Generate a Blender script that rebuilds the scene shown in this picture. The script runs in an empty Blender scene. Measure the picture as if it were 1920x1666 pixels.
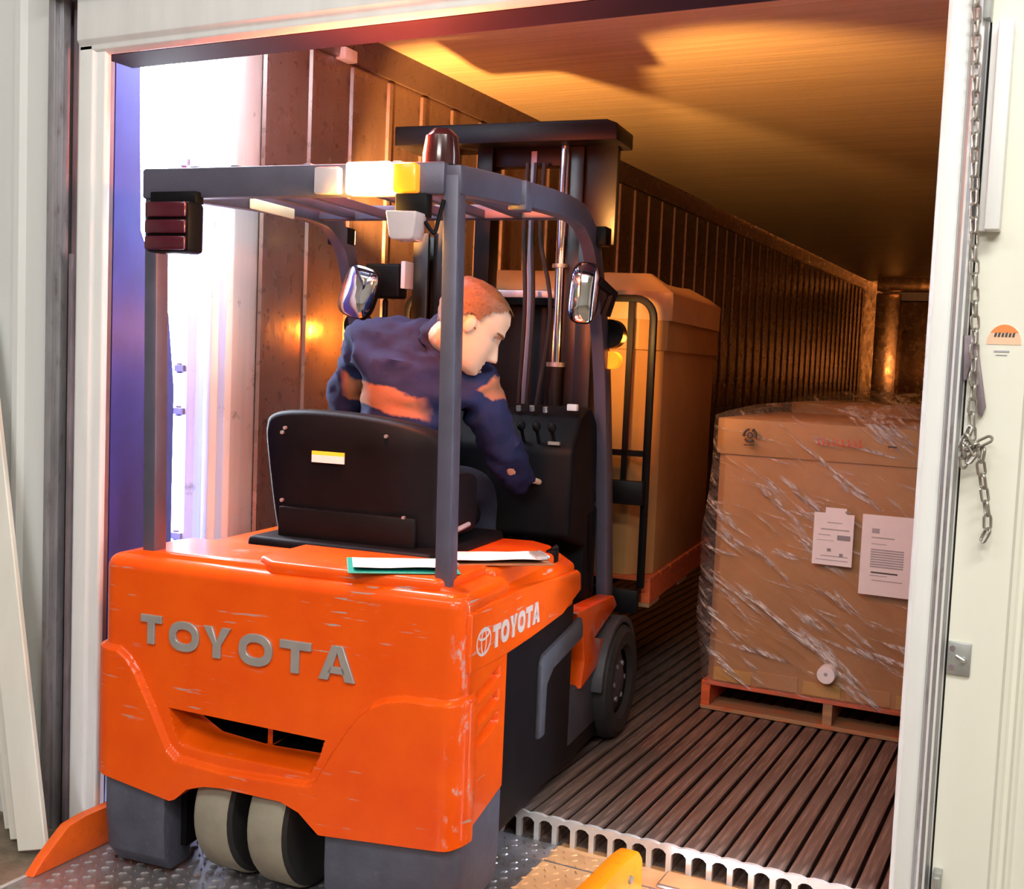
import bpy, bmesh, math, random
from math import sin, cos, pi, radians as RAD, atan2, sqrt
from mathutils import Vector, Matrix, noise
random.seed(7)
sc = bpy.context.scene
COL = sc.collection

# ------------------------------------------------------------------ camera
def cam_setup():
    cd = bpy.data.cameras.new('camera'); co = bpy.data.objects.new('camera', cd); COL.objects.link(co)
    y, p, r = RAD(26.5846), RAD(4.1992), RAD(-2.3976)
    f = Vector((-sin(y)*cos(p), cos(y)*cos(p), -sin(p))); rt = Vector((cos(y), sin(y), 0)); dn = f.cross(rt)
    R = cos(r)*rt + sin(r)*dn; D = -sin(r)*rt + cos(r)*dn
    m = Matrix((R, -D, -f)).transposed().to_4x4(); m.translation = (0, 0, 1.5)
    co.matrix_world = m
    cd.sensor_fit = 'HORIZONTAL'; cd.sensor_width = 36; cd.lens = 2123.1*36/1920; cd.clip_start = .02
    sc.camera = co
cam_setup()

# ------------------------------------------------------------------ world, big lights, exposure
w = bpy.data.worlds.new('overcast'); sc.world = w; w.use_nodes = True
bg = w.node_tree.nodes['Background']; bg.inputs[0].default_value = (.80, .88, 1.0, 1); bg.inputs[1].default_value = 36.0
sc.view_settings.view_transform = 'Standard'; sc.view_settings.look = 'None'
sc.view_settings.gamma = 1; sc.view_settings.use_curve_mapping = False
sc.view_settings.exposure = 0.0

def area(name, loc, target, size, power, color, sy=None):
    l = bpy.data.lights.new(name, 'AREA'); l.energy = power; l.color = color; l.shape = 'RECTANGLE'
    l.size = size; l.size_y = sy or size
    o = bpy.data.objects.new(name, l); COL.objects.link(o); o.location = loc
    o.rotation_euler = (Vector(target)-Vector(loc)).to_track_quat('-Z', 'Y').to_euler()
    return o
def point(name, loc, power, color, r=.03):
    l = bpy.data.lights.new(name, 'POINT'); l.energy = power; l.color = color; l.shadow_soft_size = r
    o = bpy.data.objects.new(name, l); COL.objects.link(o); o.location = loc; return o
def spot(name, loc, target, power, color, ang=100, blend=.6, r=.04):
    l = bpy.data.lights.new(name, 'SPOT'); l.energy = power; l.color = color; l.spot_size = RAD(ang); l.spot_blend = blend
    l.shadow_soft_size = r
    o = bpy.data.objects.new(name, l); COL.objects.link(o); o.location = loc
    o.rotation_euler = (Vector(target)-Vector(loc)).to_track_quat('-Z', 'Y').to_euler(); return o
# ceiling fluorescents of the dock (behind and above the camera)
area('dock_light', (.9, .2, 4.2), (.2, 1.6, 0), 2.4, 120, (1, .97, .9), .5)
area('dock_light', (-2.2, -.9, 4.2), (-2.2, 1.0, 0), 2.4, 44, (.97, .98, 1), .5)
area('dock_light', (0, -3.6, 4.2), (-.8, 1.5, .8), 2.4, 140, (1, .96, .9), .6)

# ------------------------------------------------------------------ materials
def new_mat(name):
    m = bpy.data.materials.new(name); m.use_nodes = True
    nt = m.node_tree; return m, nt, nt.nodes['Principled BSDF'], nt.nodes, nt.links
def sock(n, *names):
    for k in names:
        if k in n.inputs: return n.inputs[k]
def ramp(N, L, src, p0, p1, c0=(0, 0, 0, 1), c1=(1, 1, 1, 1)):
    r = N.new('ShaderNodeValToRGB'); r.color_ramp.elements[0].position = p0; r.color_ramp.elements[1].position = p1
    r.color_ramp.elements[0].color = c0; r.color_ramp.elements[1].color = c1; L.new(src, r.inputs[0]); return r
def coords(N, L, scale=(1, 1, 1), rot=(0, 0, 0), gen='Object'):
    t = N.new('ShaderNodeTexCoord'); mp = N.new('ShaderNodeMapping'); mp.inputs['Scale'].default_value = scale
    mp.inputs['Rotation'].default_value = rot; L.new(t.outputs[gen], mp.inputs[0]); return mp.outputs[0]
def tex(N, L, vec, scale, detail=4, rough=.55):
    n = N.new('ShaderNodeTexNoise'); n.inputs['Scale'].default_value = scale; n.inputs['Detail'].default_value = detail
    n.inputs['Roughness'].default_value = rough; L.new(vec, n.inputs['Vector']); return n.outputs['Fac']
def mixc(N, L, fac, a, b):
    m = N.new('ShaderNodeMix'); m.data_type = 'RGBA'
    for i, v in ((0, fac), (6, a), (7, b)):
        if hasattr(v, 'is_linked'): L.new(v, m.inputs[i])
        else: m.inputs[i].default_value = v if i == 0 else (*v[:3], 1)
    return m.outputs[2]
def bump(N, L, B, h, strength, dist=.01):
    b = N.new('ShaderNodeBump'); b.inputs['Strength'].default_value = strength; b.inputs['Distance'].default_value = dist
    L.new(h, b.inputs['Height']); L.new(b.outputs[0], B.inputs['Normal']); return b
def M(name, color, rough=.5, metal=0, var=.12, scale=8, stretch=(1, 1, 1), bmp=.0, bscale=40, emit=None, es=0, coat=0, dirt=None, dirt_amt=(.55, .75), spec=None):
    m, nt, B, N, L = new_mat(name)
    v = coords(N, L, stretch)
    n = tex(N, L, v, scale, 6)
    c0 = tuple(max(0, c*(1-var)) for c in color); c1 = tuple(min(1, c*(1+var)) for c in color)
    r = ramp(N, L, n, .3, .7, (*c0, 1), (*c1, 1)); out = r.outputs[0]
    if dirt:
        n2 = tex(N, L, v, scale*2.3, 8, .65); r2 = ramp(N, L, n2, *dirt_amt); out = mixc(N, L, r2.outputs[0], out, dirt)
    L.new(out, B.inputs['Base Color'])
    B.inputs['Roughness'].default_value = rough; B.inputs['Metallic'].default_value = metal
    if coat: B.inputs['Coat Weight'].default_value = coat; B.inputs['Coat Roughness'].default_value = .15
    if spec is not None: B.inputs['Specular IOR Level'].default_value = spec
    if bmp: bump(N, L, B, tex(N, L, v, bscale, 5), bmp)
    if emit: B.inputs['Emission Color'].default_value = (*emit, 1); B.inputs['Emission Strength'].default_value = es
    return m

def orange_paint(name='orange_paint', corner=False):
    m, nt, B, N, L = new_mat(name)
    v = coords(N, L)
    base = ramp(N, L, tex(N, L, v, 5, 5), .3, .7, (.80, .078, .0015, 1), (.90, .108, .002, 1)).outputs[0]
    # horizontal scuffs and grey rub marks
    vs = coords(N, L, (2.2, 2.2, 26)); s = tex(N, L, vs, 2.6, 6, .6); mk = ramp(N, L, s, .615, .65).outputs[0]
    vb = coords(N, L); big = ramp(N, L, tex(N, L, vb, 3.2, 3), .50, .58).outputs[0]
    mu = N.new('ShaderNodeMath'); mu.operation = 'MULTIPLY'; L.new(mk, mu.inputs[0]); L.new(big, mu.inputs[1])
    out = mixc(N, L, mu.outputs[0], base, (.42, .36, .33))
    # fine light scratches
    vf = coords(N, L, (1.5, 1.5, 60)); f = ramp(N, L, tex(N, L, vf, 5, 4, .7), .70, .74).outputs[0]
    m2 = N.new('ShaderNodeMath'); m2.operation = 'MULTIPLY'; L.new(f, m2.inputs[0]); m2.inputs[1].default_value = .35
    out = mixc(N, L, m2.outputs[0], out, (.9, .35, .12))
    # worn edges
    g = N.new('ShaderNodeNewGeometry'); pr = ramp(N, L, g.outputs['Pointiness'], .56, .62).outputs[0]
    m3 = N.new('ShaderNodeMath'); m3.operation = 'MULTIPLY'; L.new(pr, m3.inputs[0]); L.new(ramp(N, L, tex(N, L, coords(N, L), 14, 4), .5, .6).outputs[0], m3.inputs[1])
    out = mixc(N, L, m3.outputs[0], out, (.5, .42, .38))
    if corner:      # paint rubbed through along the tail's right corner
        t = N.new('ShaderNodeTexCoord'); sx = N.new('ShaderNodeSeparateXYZ'); L.new(t.outputs['Object'], sx.inputs[0])
        def mr(src, a, b):
            q = N.new('ShaderNodeMapRange'); q.inputs[1].default_value = a; q.inputs[2].default_value = b; L.new(src, q.inputs[0]); return q.outputs[0]
        def mul(a, b):
            q = N.new('ShaderNodeMath'); q.operation = 'MULTIPLY'; L.new(a, q.inputs[0]); L.new(b, q.inputs[1]); return q.outputs[0]
        k = mul(mul(mr(sx.outputs[0], .555, .585), mr(sx.outputs[1], .06, .02)), ramp(N, L, tex(N, L, coords(N, L, (1, 1, .5)), 22, 6, .7), .56, .66).outputs[0])
        out = mixc(N, L, k, out, (.55, .44, .42))
    L.new(out, B.inputs['Base Color']); B.inputs['Roughness'].default_value = .42; B.inputs['Specular IOR Level'].default_value = .15
    B.inputs['Coat Weight'].default_value = .55; B.inputs['Coat Roughness'].default_value = .10; B.inputs['Coat IOR'].default_value = 1.5
    bump(N, L, B, tex(N, L, v, 160, 2), .05)
    return m
def steel_wall(name, col, rough, metal=.75, axis=(14, 14, .7), wear=True):
    m, nt, B, N, L = new_mat(name)
    v = coords(N, L, axis); n = tex(N, L, v, 2.5, 8, .6)
    c = ramp(N, L, n, .3, .75, (*[x*.86 for x in col], 1), (*col, 1)).outputs[0]
    if wear:
        v2 = coords(N, L, (1, 1, 1)); d = ramp(N, L, tex(N, L, v2, 7, 8, .7), .60, .68).outputs[0]
        c = mixc(N, L, d, c, tuple(x*.45 for x in col))
    L.new(c, B.inputs['Base Color']); B.inputs['Metallic'].default_value = metal
    rr = ramp(N, L, tex(N, L, coords(N, L, (3, 3, 3)), 5, 6), .3, .7, (rough-.07,)*3+(1,), (rough+.08,)*3+(1,)).outputs[0]
    L.new(rr, B.inputs['Roughness']); bump(N, L, B, tex(N, L, coords(N, L, (1, 1, .5)), 9, 3), .18, .02)
    return m
def ceiling_mat():
    m, nt, B, N, L = new_mat('trailer_ceiling_skin')
    v = coords(N, L, (.35, 9, 1)); n = tex(N, L, v, 3, 7, .6)
    c = ramp(N, L, n, .3, .7, (.56, .46, .30, 1), (.76, .64, .44, 1)).outputs[0]
    L.new(c, B.inputs['Base Color']); B.inputs['Roughness'].default_value = .42; B.inputs['Metallic'].default_value = .15
    bump(N, L, B, tex(N, L, coords(N, L, (.3, 14, 1)), 5, 6), .25, .01)
    return m
def carton_mat(name, col=(.45, .225, .075)):
    m, nt, B, N, L = new_mat(name)
    n = tex(N, L, coords(N, L), 3.5, 6); fl = tex(N, L, coords(N, L, (60, 60, 1)), 4, 2)
    c = ramp(N, L, n, .3, .7, (*[x*.86 for x in col], 1), (*[x*1.1 for x in col], 1)).outputs[0]
    L.new(c, B.inputs['Base Color']); B.inputs['Roughness'].default_value = .62; bump(N, L, B, fl, .08, .004)
    return m
def film_mat():
    m, nt, B, N, L = new_mat('stretch_film')
    out = nt.nodes['Material Output']
    tr = N.new('ShaderNodeBsdfTransparent'); tr.inputs[0].default_value = (.97, .96, .97, 1)
    gl = N.new('ShaderNodeBsdfGlossy'); gl.inputs['Roughness'].default_value = .17; gl.inputs[0].default_value = (1, 1, 1, 1)
    df = N.new('ShaderNodeBsdfDiffuse'); df.inputs[0].default_value = (.95, .92, .92, 1)
    def rs(deg, sc):
        a = coords(N, L, (1, 1, 1), (0, RAD(deg), 0)); mp = N.new('ShaderNodeMapping'); mp.inputs['Scale'].default_value = sc; L.new(a, mp.inputs[0]); return mp.outputs[0]
    n1 = tex(N, L, rs(-33, (1.3, 1.3, 8)), 2.2, 6, .6); n2 = tex(N, L, rs(-36, (1.1, 1.1, 9)), 1.7, 3, .5); n3 = tex(N, L, rs(-12, (1.4, 1.4, 16)), 1.6, 4, .6)
    fine = tex(N, L, rs(-40, (9, 9, 30)), 2.5, 4, .6)
    ad = N.new('ShaderNodeMath'); ad.operation = 'ADD'; L.new(n1, ad.inputs[0]); L.new(n2, ad.inputs[1])
    b = N.new('ShaderNodeBump'); b.inputs['Strength'].default_value = 1.0; b.inputs['Distance'].default_value = .09
    L.new(ad.outputs[0], b.inputs['Height'])
    L.new(b.outputs[0], gl.inputs['Normal']); L.new(b.outputs[0], df.inputs['Normal'])
    # highlights on the pleats put into the film as white streaks
    mxn = N.new('ShaderNodeMath'); mxn.operation = 'MAXIMUM'; L.new(ramp(N, L, n2, .55, .61).outputs[0], mxn.inputs[0]); L.new(ramp(N, L, n3, .585, .65).outputs[0], mxn.inputs[1])
    mwr = N.new('ShaderNodeMath'); mwr.operation = 'MULTIPLY'; L.new(mxn.outputs[0], mwr.inputs[0]); L.new(ramp(N, L, fine, .36, .54).outputs[0], mwr.inputs[1])
    wr = mwr.outputs[0]
    mx0 = N.new('ShaderNodeMixShader'); mx0.inputs[0].default_value = .62; L.new(gl.outputs[0], mx0.inputs[1]); L.new(df.outputs[0], mx0.inputs[2])
    ms = N.new('ShaderNodeMapRange'); ms.inputs[3].default_value = .09; ms.inputs[4].default_value = .80; L.new(wr, ms.inputs[0])
    mx = N.new('ShaderNodeMixShader'); L.new(ms.outputs[0], mx.inputs[0]); L.new(tr.outputs[0], mx.inputs[1]); L.new(mx0.outputs[0], mx.inputs[2])
    L.new(mx.outputs[0], out.inputs[0]); return m

ORANGE = orange_paint(); ORANGE_T = orange_paint('orange_tail_paint', True)
WHITE_TRIM = M('white_trim_paint', (.80, .81, .80), .5, 0, .05, 6, (3, 3, .6), .03, 30, dirt=(.52, .50, .48), dirt_amt=(.66, .8))
WALL_L = M('pale_grey_panel', (.70, .73, .72), .55, 0, .04, 3, (2, 2, .3), .02, 20)
WALL_R = M('cream_panel', (.80, .80, .70), .55, 0, .03, 3, (2, 2, .4), .02, 20, dirt=(.62, .62, .56), dirt_amt=(.68, .82))
STEEL = M('grey_steel', (.40, .40, .43), .45, .6, .2, 9, (2, 2, .5), .04, 30, dirt=(.22, .18, .18), dirt_amt=(.55, .75))
STEEL_DK = M('worn_dark_steel', (.27, .22, .25), .5, .5, .3, 9, (2, 2, .4), .04, 30, dirt=(.36, .30, .30), dirt_amt=(.55, .7))
GALV = M('galvanised_steel', (.46, .48, .47), .42, .7, .15, 25, bmp=.03)
CONC = M('concrete', (.20, .155, .115), .85, 0, .3, 5, bmp=.1, bscale=40, dirt=(.10, .085, .05), dirt_amt=(.45, .7))
TANP = M('tan_plate', (.80, .43, .20), .5, .0, .15, 7, bmp=.05, bscale=60, dirt=(.55, .30, .15), dirt_amt=(.6, .75))  # tan tone right of the grey plate: leveler edge, lip and sill
PLATE = M('diamond_plate', (.42, .41, .44), .36, .7, .2, 7, bmp=.05, bscale=60, dirt=(.30, .22, .16), dirt_amt=(.5, .7))
GUARD_YO = M('yellow_orange_paint', (.95, .36, .008), .4, 0, .1, 10, bmp=.03, dirt=(.75, .16, .01), dirt_amt=(.58, .75))
GUARD_OR = M('safety_orange_paint', (.82, .12, .008), .45, 0, .12, 10, bmp=.03, dirt=(.55, .10, .01), dirt_amt=(.55, .75))
SEAL = M('blue_seal_vinyl', (.035, .042, .26), .45, 0, .2, 5, bmp=.06, bscale=20)
SEALK_SHADE = M('black_seal_and_shade', (.016, .012, .024), .7, 0, .2, 5, spec=.15)  # unseen black pads, and the shade painted above and under the header
BLACK = M('black_plastic', (.005, .0045, .006), .5, 0, .25, 12, bmp=.05, bscale=90, spec=.12)
BLACKM = M('black_steel', (.0045, .004, .005), .45, 0, .25, 10, bmp=.04, spec=.18)
MASTM = M('mast_steel', (.010, .007, .006), .36, .2, .3, 12, (2, 2, .4), .04)
BUMPG = M('blue_grey_iron', (.075, .082, .115), .55, .05, .2, 10, bmp=.15, bscale=60, dirt=(.14, .13, .14), dirt_amt=(.6, .75))
DGREY = M('dark_grey_iron', (.055, .058, .072), .55, .1, .2, 10, bmp=.12, bscale=60, dirt=(.11, .10, .11), dirt_amt=(.6, .75))
GUARDG = M('guard_grey_paint', (.10, .095, .14), .42, .2, .1, 12, bmp=.05, bscale=120)
CHROME = M('chrome_rod', (.8, .78, .75), .14, 1, .05, 10)
TYRE = M('grey_tyre_rubber', (.27, .25, .19), .8, 0, .12, 14, bmp=.08, bscale=50)
TYREK = M('dark_tyre_side', (.02, .02, .02), .7, 0, .2, 14)
LETTER = M('silver_letter', (.42, .39, .37), .4, .4, .08, 20)
DECAL = M('pale_decal', (.60, .50, .47), .45, 0, .15, 30)
LABELW = M('white_paper', (.86, .84, .88), .6, 0, .03, 12)
CREAM = M('cream_lit_patch', (.95, .90, .62), .4, 0, .04, 12)
LABELY = M('yellow_label', (.85, .72, .05), .5, 0, .05, 12)
INK = M('grey_ink', (.40, .39, .43), .7, 0, .1, 20)
INKD = M('dark_ink', (.07, .06, .06), .7, 0, .1, 20)
INKR = M('red_ink', (.60, .10, .06), .7, 0, .2, 40)
CARTON = carton_mat('carton_board'); CARTON_D = carton_mat('carton_board_lid', (.49, .262, .09))
FILM = film_mat(); FLAP = carton_mat('yellow_carton_flap', (.50, .27, .05))
WOOD = M('pallet_wood', (.36, .20, .10), .7, 0, .3, 6, (.6, 6, 6), .1, 30)
WOOD_OR = M('orange_stained_pallet_wood', (.62, .10, .02), .65, 0, .3, 6, (.8, 6, 6), .1, 30, dirt=(.33, .16, .07), dirt_amt=(.5, .7))
WOOD_MX = M('part_stained_pallet_wood', (.50, .12, .04), .65, 0, .3, 6, (.8, 6, 6), .1, 30, dirt=(.34, .20, .10), dirt_amt=(.4, .5))
BOARDW = M('white_painted_board', (.80, .79, .72), .55, 0, .06, 5, (2, 2, .4), .03, dirt=(.55, .50, .34), dirt_amt=(.66, .85))
ALUM_DIRTY = M('dirty_aluminium_floor', (.21, .145, .12), .48, .3, .35, 5, (9, .5, 9), .1, 25, dirt=(.44, .32, .27), dirt_amt=(.5, .72))
ALUM = M('cut_aluminium', (.86, .86, .86), .35, .35, .06, 30)
TWALL = steel_wall('trailer_wall_steel', (.27, .185, .165), .30, .6)
TPILL = steel_wall('trailer_post_steel', (.80, .79, .78), .42, .35, (10, 10, .4))
TCEIL = ceiling_mat()
TDARK = M('dark_bulkhead', (.10, .06, .05), .35, .3, .2, 6, (3, 3, 1))
TBULK = steel_wall('bulkhead_panel', (.75, .45, .25), .24, .85, (1, 1, 1))
RUBBER = M('black_rubber', (.015, .014, .014), .75, 0, .2, 10)
SKIN = M('skin', (.60, .37, .25), .5, 0, .08, 12, bmp=.03, bscale=120)
HAIR = M('auburn_hair', (.13, .058, .018), .55, 0, .35, 30, (4, 1, 4), .3, 60)
def jacket_mat():
    m, nt, B, N, L = new_mat('navy_jacket_cloth'); v = coords(N, L); n = tex(N, L, v, 7, 5)
    c = ramp(N, L, n, .3, .7, (.006, .008, .034, 1), (.013, .019, .075, 1)).outputs[0]
    t = N.new('ShaderNodeTexCoord'); sx = N.new('ShaderNodeSeparateXYZ'); L.new(t.outputs['Object'], sx.inputs[0])
    def op(o, a, b, c_=None):
        q = N.new('ShaderNodeMath'); q.operation = o
        for i, k in enumerate((a, b, c_)):
            if k is None: continue
            if hasattr(k, 'is_linked'): L.new(k, q.inputs[i])
            else: q.inputs[i].default_value = k
        return q.outputs[0]
    wob = op('MULTIPLY_ADD', tex(N, L, v, 5, 4), .14, -.07)
    # tan tone: a slanting band across the back; a patch at right breast
    band = op('ADD', op('MULTIPLY_ADD', sx.outputs[0], .26, sx.outputs[2]), wob)
    d = op('SUBTRACT', .042, op('ABSOLUTE', op('SUBTRACT', band, .36), 0))
    k = N.new('ShaderNodeMapRange'); k.inputs[1].default_value = -.004; k.inputs[2].default_value = .006; L.new(d, k.inputs[0])
    kl = N.new('ShaderNodeMapRange'); kl.inputs[1].default_value = -.19; kl.inputs[2].default_value = -.16; L.new(sx.outputs[0], kl.inputs[0])
    kx = N.new('ShaderNodeMapRange'); kx.inputs[1].default_value = .16; kx.inputs[2].default_value = .12; L.new(op('ADD', sx.outputs[0], wob), kx.inputs[0])
    d2 = op('SUBTRACT', .045, op('ADD', op('ABSOLUTE', op('SUBTRACT', sx.outputs[2], .40), 0), op('ABSOLUTE', op('SUBTRACT', sx.outputs[0], .335), 0)))
    k2 = N.new('ShaderNodeMapRange'); k2.inputs[1].default_value = -.004; k2.inputs[2].default_value = .006; L.new(op('ADD', d2, wob), k2.inputs[0])
    f = op('MAXIMUM', op('MULTIPLY', op('MULTIPLY', k.outputs[0], kl.outputs[0]), kx.outputs[0]), k2.outputs[0])
    c = mixc(N, L, f, c, (.30, .115, .062)); L.new(c, B.inputs['Base Color']); B.inputs['Roughness'].default_value = .8
    B.inputs['Specular IOR Level'].default_value = .25; bump(N, L, B, tex(N, L, v, 13, 5), .4); return m
NAVY = jacket_mat()
TROUS = M('dark_trouser_cloth', (.018, .02, .04), .85, 0, .2, 6, bmp=.2, bscale=20)
EYEW = M('eye_white', (.38, .33, .30), .3)
TEAL = M('teal_clipboard', (.02, .36, .30), .4, 0, .1, 15)
CLIPB = M('brown_clipboard', (.24, .10, .04), .55, 0, .2, 15)
LENS_R = M('red_lens', (.075, .005, .016), .18, 0, .15, 20, coat=.5)
LENS_C = M('clear_lens', (.62, .52, .54), .12, 0, .08, 15, coat=.5)
LENS_A = M('amber_lens', (.9, .30, .02), .2, 0, .1, 20, emit=(1, .22, .01), es=1.6)
STROBE = M('lit_strobe_lens', (1, .8, .5), .3, 0, .02, 10, emit=(1, .78, .42), es=14)
HEADL = M('lit_headlamp_lens', (1, .8, .5), .3, 0, .02, 10, emit=(1, .62, .22), es=12)
BEACON = M('dark_red_beacon_dome', (.05, .012, .012), .15, 0, .2, 20, coat=.4)
MIRROR = M('mirror_glass', (.85, .87, .9), .06, 1, .03, 10)
STICK_O = M('orange_sticker', (.88, .27, .07), .5, 0, .06, 12)
STICK_P = M('pale_orange_sticker', (.86, .56, .38), .5, 0, .06, 12)
CHAINM = M('dull_chain_steel', (.36, .34, .30), .4, .75, .2, 30)

# ------------------------------------------------------------------ mesh helper
class MB:
    def __init__(s, mats): s.v = []; s.f = []; s.mi = []; s.mats = mats if isinstance(mats, (list, tuple)) else [mats]; s.T = None
    def add(s, vs, fs, m=0):
        o = len(s.v)
        s.v += [(s.T @ Vector(p)) if s.T else Vector(p) for p in vs]
        for f in fs: s.f.append([o+i for i in f]); s.mi.append(m)
        return s
    def box(s, x0, x1, y0, y1, z0, z1, m=0):
        return s.add([(x0, y0, z0), (x1, y0, z0), (x1, y1, z0), (x0, y1, z0), (x0, y0, z1), (x1, y0, z1), (x1, y1, z1), (x0, y1, z1)],
                     [(0, 3, 2, 1), (4, 5, 6, 7), (0, 1, 5, 4), (1, 2, 6, 5), (2, 3, 7, 6), (3, 0, 4, 7)], m)
    def prism(s, pts, axis, a0, a1, m=0, m0=None, m1=None):
        # pts 2-D polygon in the other two axes (order x,y / x,z / y,z)
        n = len(pts)
        def P(p, a): return {0: (a, p[0], p[1]), 1: (p[0], a, p[1]), 2: (p[0], p[1], a)}[axis]
        o = len(s.v)
        s.add([P(p, a0) for p in pts]+[P(p, a1) for p in pts], [(i, (i+1) % n, n+(i+1) % n, n+i) for i in range(n)], m)
        s.f.append([o+i for i in range(n)][::-1]); s.mi.append(m if m0 is None else m0)
        s.f.append([o+n+i for i in range(n)]); s.mi.append(m if m1 is None else m1)
        return s
    def tube(s, path, r, seg=10, m=0, closed=False, cap=True, sect=None):
        P = [Vector(p) for p in path]; n = len(P); rings = []
        rr = r if isinstance(r, (list, tuple)) else [r]*n
        up = None; o = len(s.v); vs = []
        for i in range(n):
            a = P[(i-1) % n] if (closed or i > 0) else P[i]; b = P[(i+1) % n] if (closed or i < n-1) else P[i]
            t = (b-a).normalized()
            if up is None: up = Vector((0, 0, 1)) if abs(t.z) < .9 else Vector((0, 1, 0))
            x = t.cross(up); x.normalize(); y = x.cross(t); up = y
            for k in range(seg if not sect else len(sect)):
                if sect: cx, cy = sect[k]
                else: cx, cy = cos(2*pi*k/seg)*rr[i], sin(2*pi*k/seg)*rr[i]
                vs.append(P[i]+x*cx+y*cy)
        K = seg if not sect else len(sect)
        fs = []
        for i in range(n if closed else n-1):
            j = (i+1) % n
            for k in range(K): fs.append((i*K+k, i*K+(k+1) % K, j*K+(k+1) % K, j*K+k))
        if not closed and cap: fs += [tuple(range(K))[::-1], tuple((n-1)*K+k for k in range(K))]
        return s.add(vs, fs, m)
    def cyl(s, p0, p1, r, seg=20, m=0, r1=None): return s.tube([p0, p1], [r, r if r1 is None else r1], seg, m)
    def lathe(s, prof, c, axis='z', seg=28, m=0, ms=None):
        # prof: (radius, height) list
        vs = []; fs = []; n = len(prof)
        for k in range(seg):
            a = 2*pi*k/seg
            for (r, h) in prof:
                p = {'z': (r*cos(a), r*sin(a), h), 'x': (h, r*cos(a), r*sin(a)), 'y': (r*cos(a), h, r*sin(a))}[axis]
                vs.append((p[0]+c[0], p[1]+c[1], p[2]+c[2]))
        o = len(s.v); s.add(vs, [], m)
        for k in range(seg):
            j = (k+1) % seg
            for i in range(n-1):
                s.f.append([o+k*n+i, o+j*n+i, o+j*n+i+1, o+k*n+i+1]); s.mi.append(ms[i] if ms else m)
        return s
    def ell(s, c, r, seg=16, rings=10, m=0, R=None):
        vs = []; fs = []
        for i in range(rings+1):
            t = pi*i/rings
            for k in range(seg):
                a = 2*pi*k/seg; p = Vector((r[0]*sin(t)*cos(a), r[1]*sin(t)*sin(a), r[2]*cos(t)))
                if R: p = R @ p
                vs.append(p+Vector(c))
        for i in range(rings):
            for k in range(seg): fs.append((i*seg+k, (i+1)*seg+k, (i+1)*seg+(k+1) % seg, i*seg+(k+1) % seg))
        return s.add(vs, fs, m)
    def mesh(s, name, bevel=0, bseg=2, smooth=35, weld=False):
        me = bpy.data.meshes.new(name); me.from_pydata([tuple(p) for p in s.v], [], s.f)
        for m in s.mats: me.materials.append(m)
        me.polygons.foreach_set('material_index', s.mi)
        bm = bmesh.new(); bm.from_mesh(me)
        if weld: bmesh.ops.remove_doubles(bm, verts=bm.verts, dist=1e-5)
        bmesh.ops.dissolve_degenerate(bm, dist=1e-7, edges=bm.edges)
        bmesh.ops.recalc_face_normals(bm, faces=bm.faces)
        if bevel:
            es = [e for e in bm.edges if len(e.link_faces) == 2 and e.calc_face_angle(0) > RAD(28)]
            bmesh.ops.bevel(bm, geom=es, offset=bevel, segments=bseg, profile=.5, affect='EDGES', clamp_overlap=True)
        bm.to_mesh(me); bm.free()
        if smooth:
            me.shade_smooth(); me.set_sharp_from_angle(angle=RAD(smooth))
        return me
def link(name, me, parent=None):
    o = bpy.data.objects.new(name, me); COL.objects.link(o)
    if parent: o.parent = parent
    return o
def put(name, mb, parent=None, bevel=0, bseg=2, smooth=35, label=None, kind=None, weld=False):
    o = link(name, mb.mesh(name, bevel, bseg, smooth, weld), parent)
    if label: o['label'] = label
    if kind: o['kind'] = kind
    return o
def struct(name, mb, bevel=0, parent=None): return put(name, mb, parent, bevel, kind='structure' if parent is None else None)
def thing(name, label, cat, loc=(0, 0, 0), rz=0, group=None):
    o = bpy.data.objects.new(name, None); COL.objects.link(o); o.location = loc; o.rotation_euler = (0, 0, rz); o.empty_display_size = .1
    o['label'] = label; o['category'] = cat
    if group: o['group'] = group
    return o
def BX(m, *a): return MB(m).box(*a)

# frame of the truck (local u = right, v = forward, z = up)
P0 = Vector((-2.014, 2.539, 0)); HEAD = RAD(6)
RZ = Matrix.Rotation(HEAD, 4, 'Z'); FK = Matrix.Translation(P0) @ RZ
def fw(u, v, z): return FK @ Vector((u, v, z))
def fthing(name, label, cat, base, group=None):
    o = thing(name, label, cat, fw(*base), HEAD, group); o['_b'] = 0; del o['_b']; return o
def off(base): return Matrix.Translation(-Vector(base))

# =================================================================== SETTING
struct('floor', MB(CONC).box(-7, -2.74, -5, 2.75, -.4, -.1).box(-2.74, 5, -5, .75, -.4, -.1).box(-1.08, 5, .75, 2.6, -.4, -.1))
struct('ceiling', BX(WALL_L, -7, 5, -5, 2.75, 4.6, 4.75))
struct('wall_back', BX(WALL_L, -7, 5, -5.15, -5, -.1, 4.6))
struct('wall_side', MB(WALL_L).box(-7.15, -7, -5, 2.75, -.1, 4.6))
struct('wall_far_side', MB(WALL_R).box(5, 5.15, -5, 2.75, -.1, 4.6))
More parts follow.
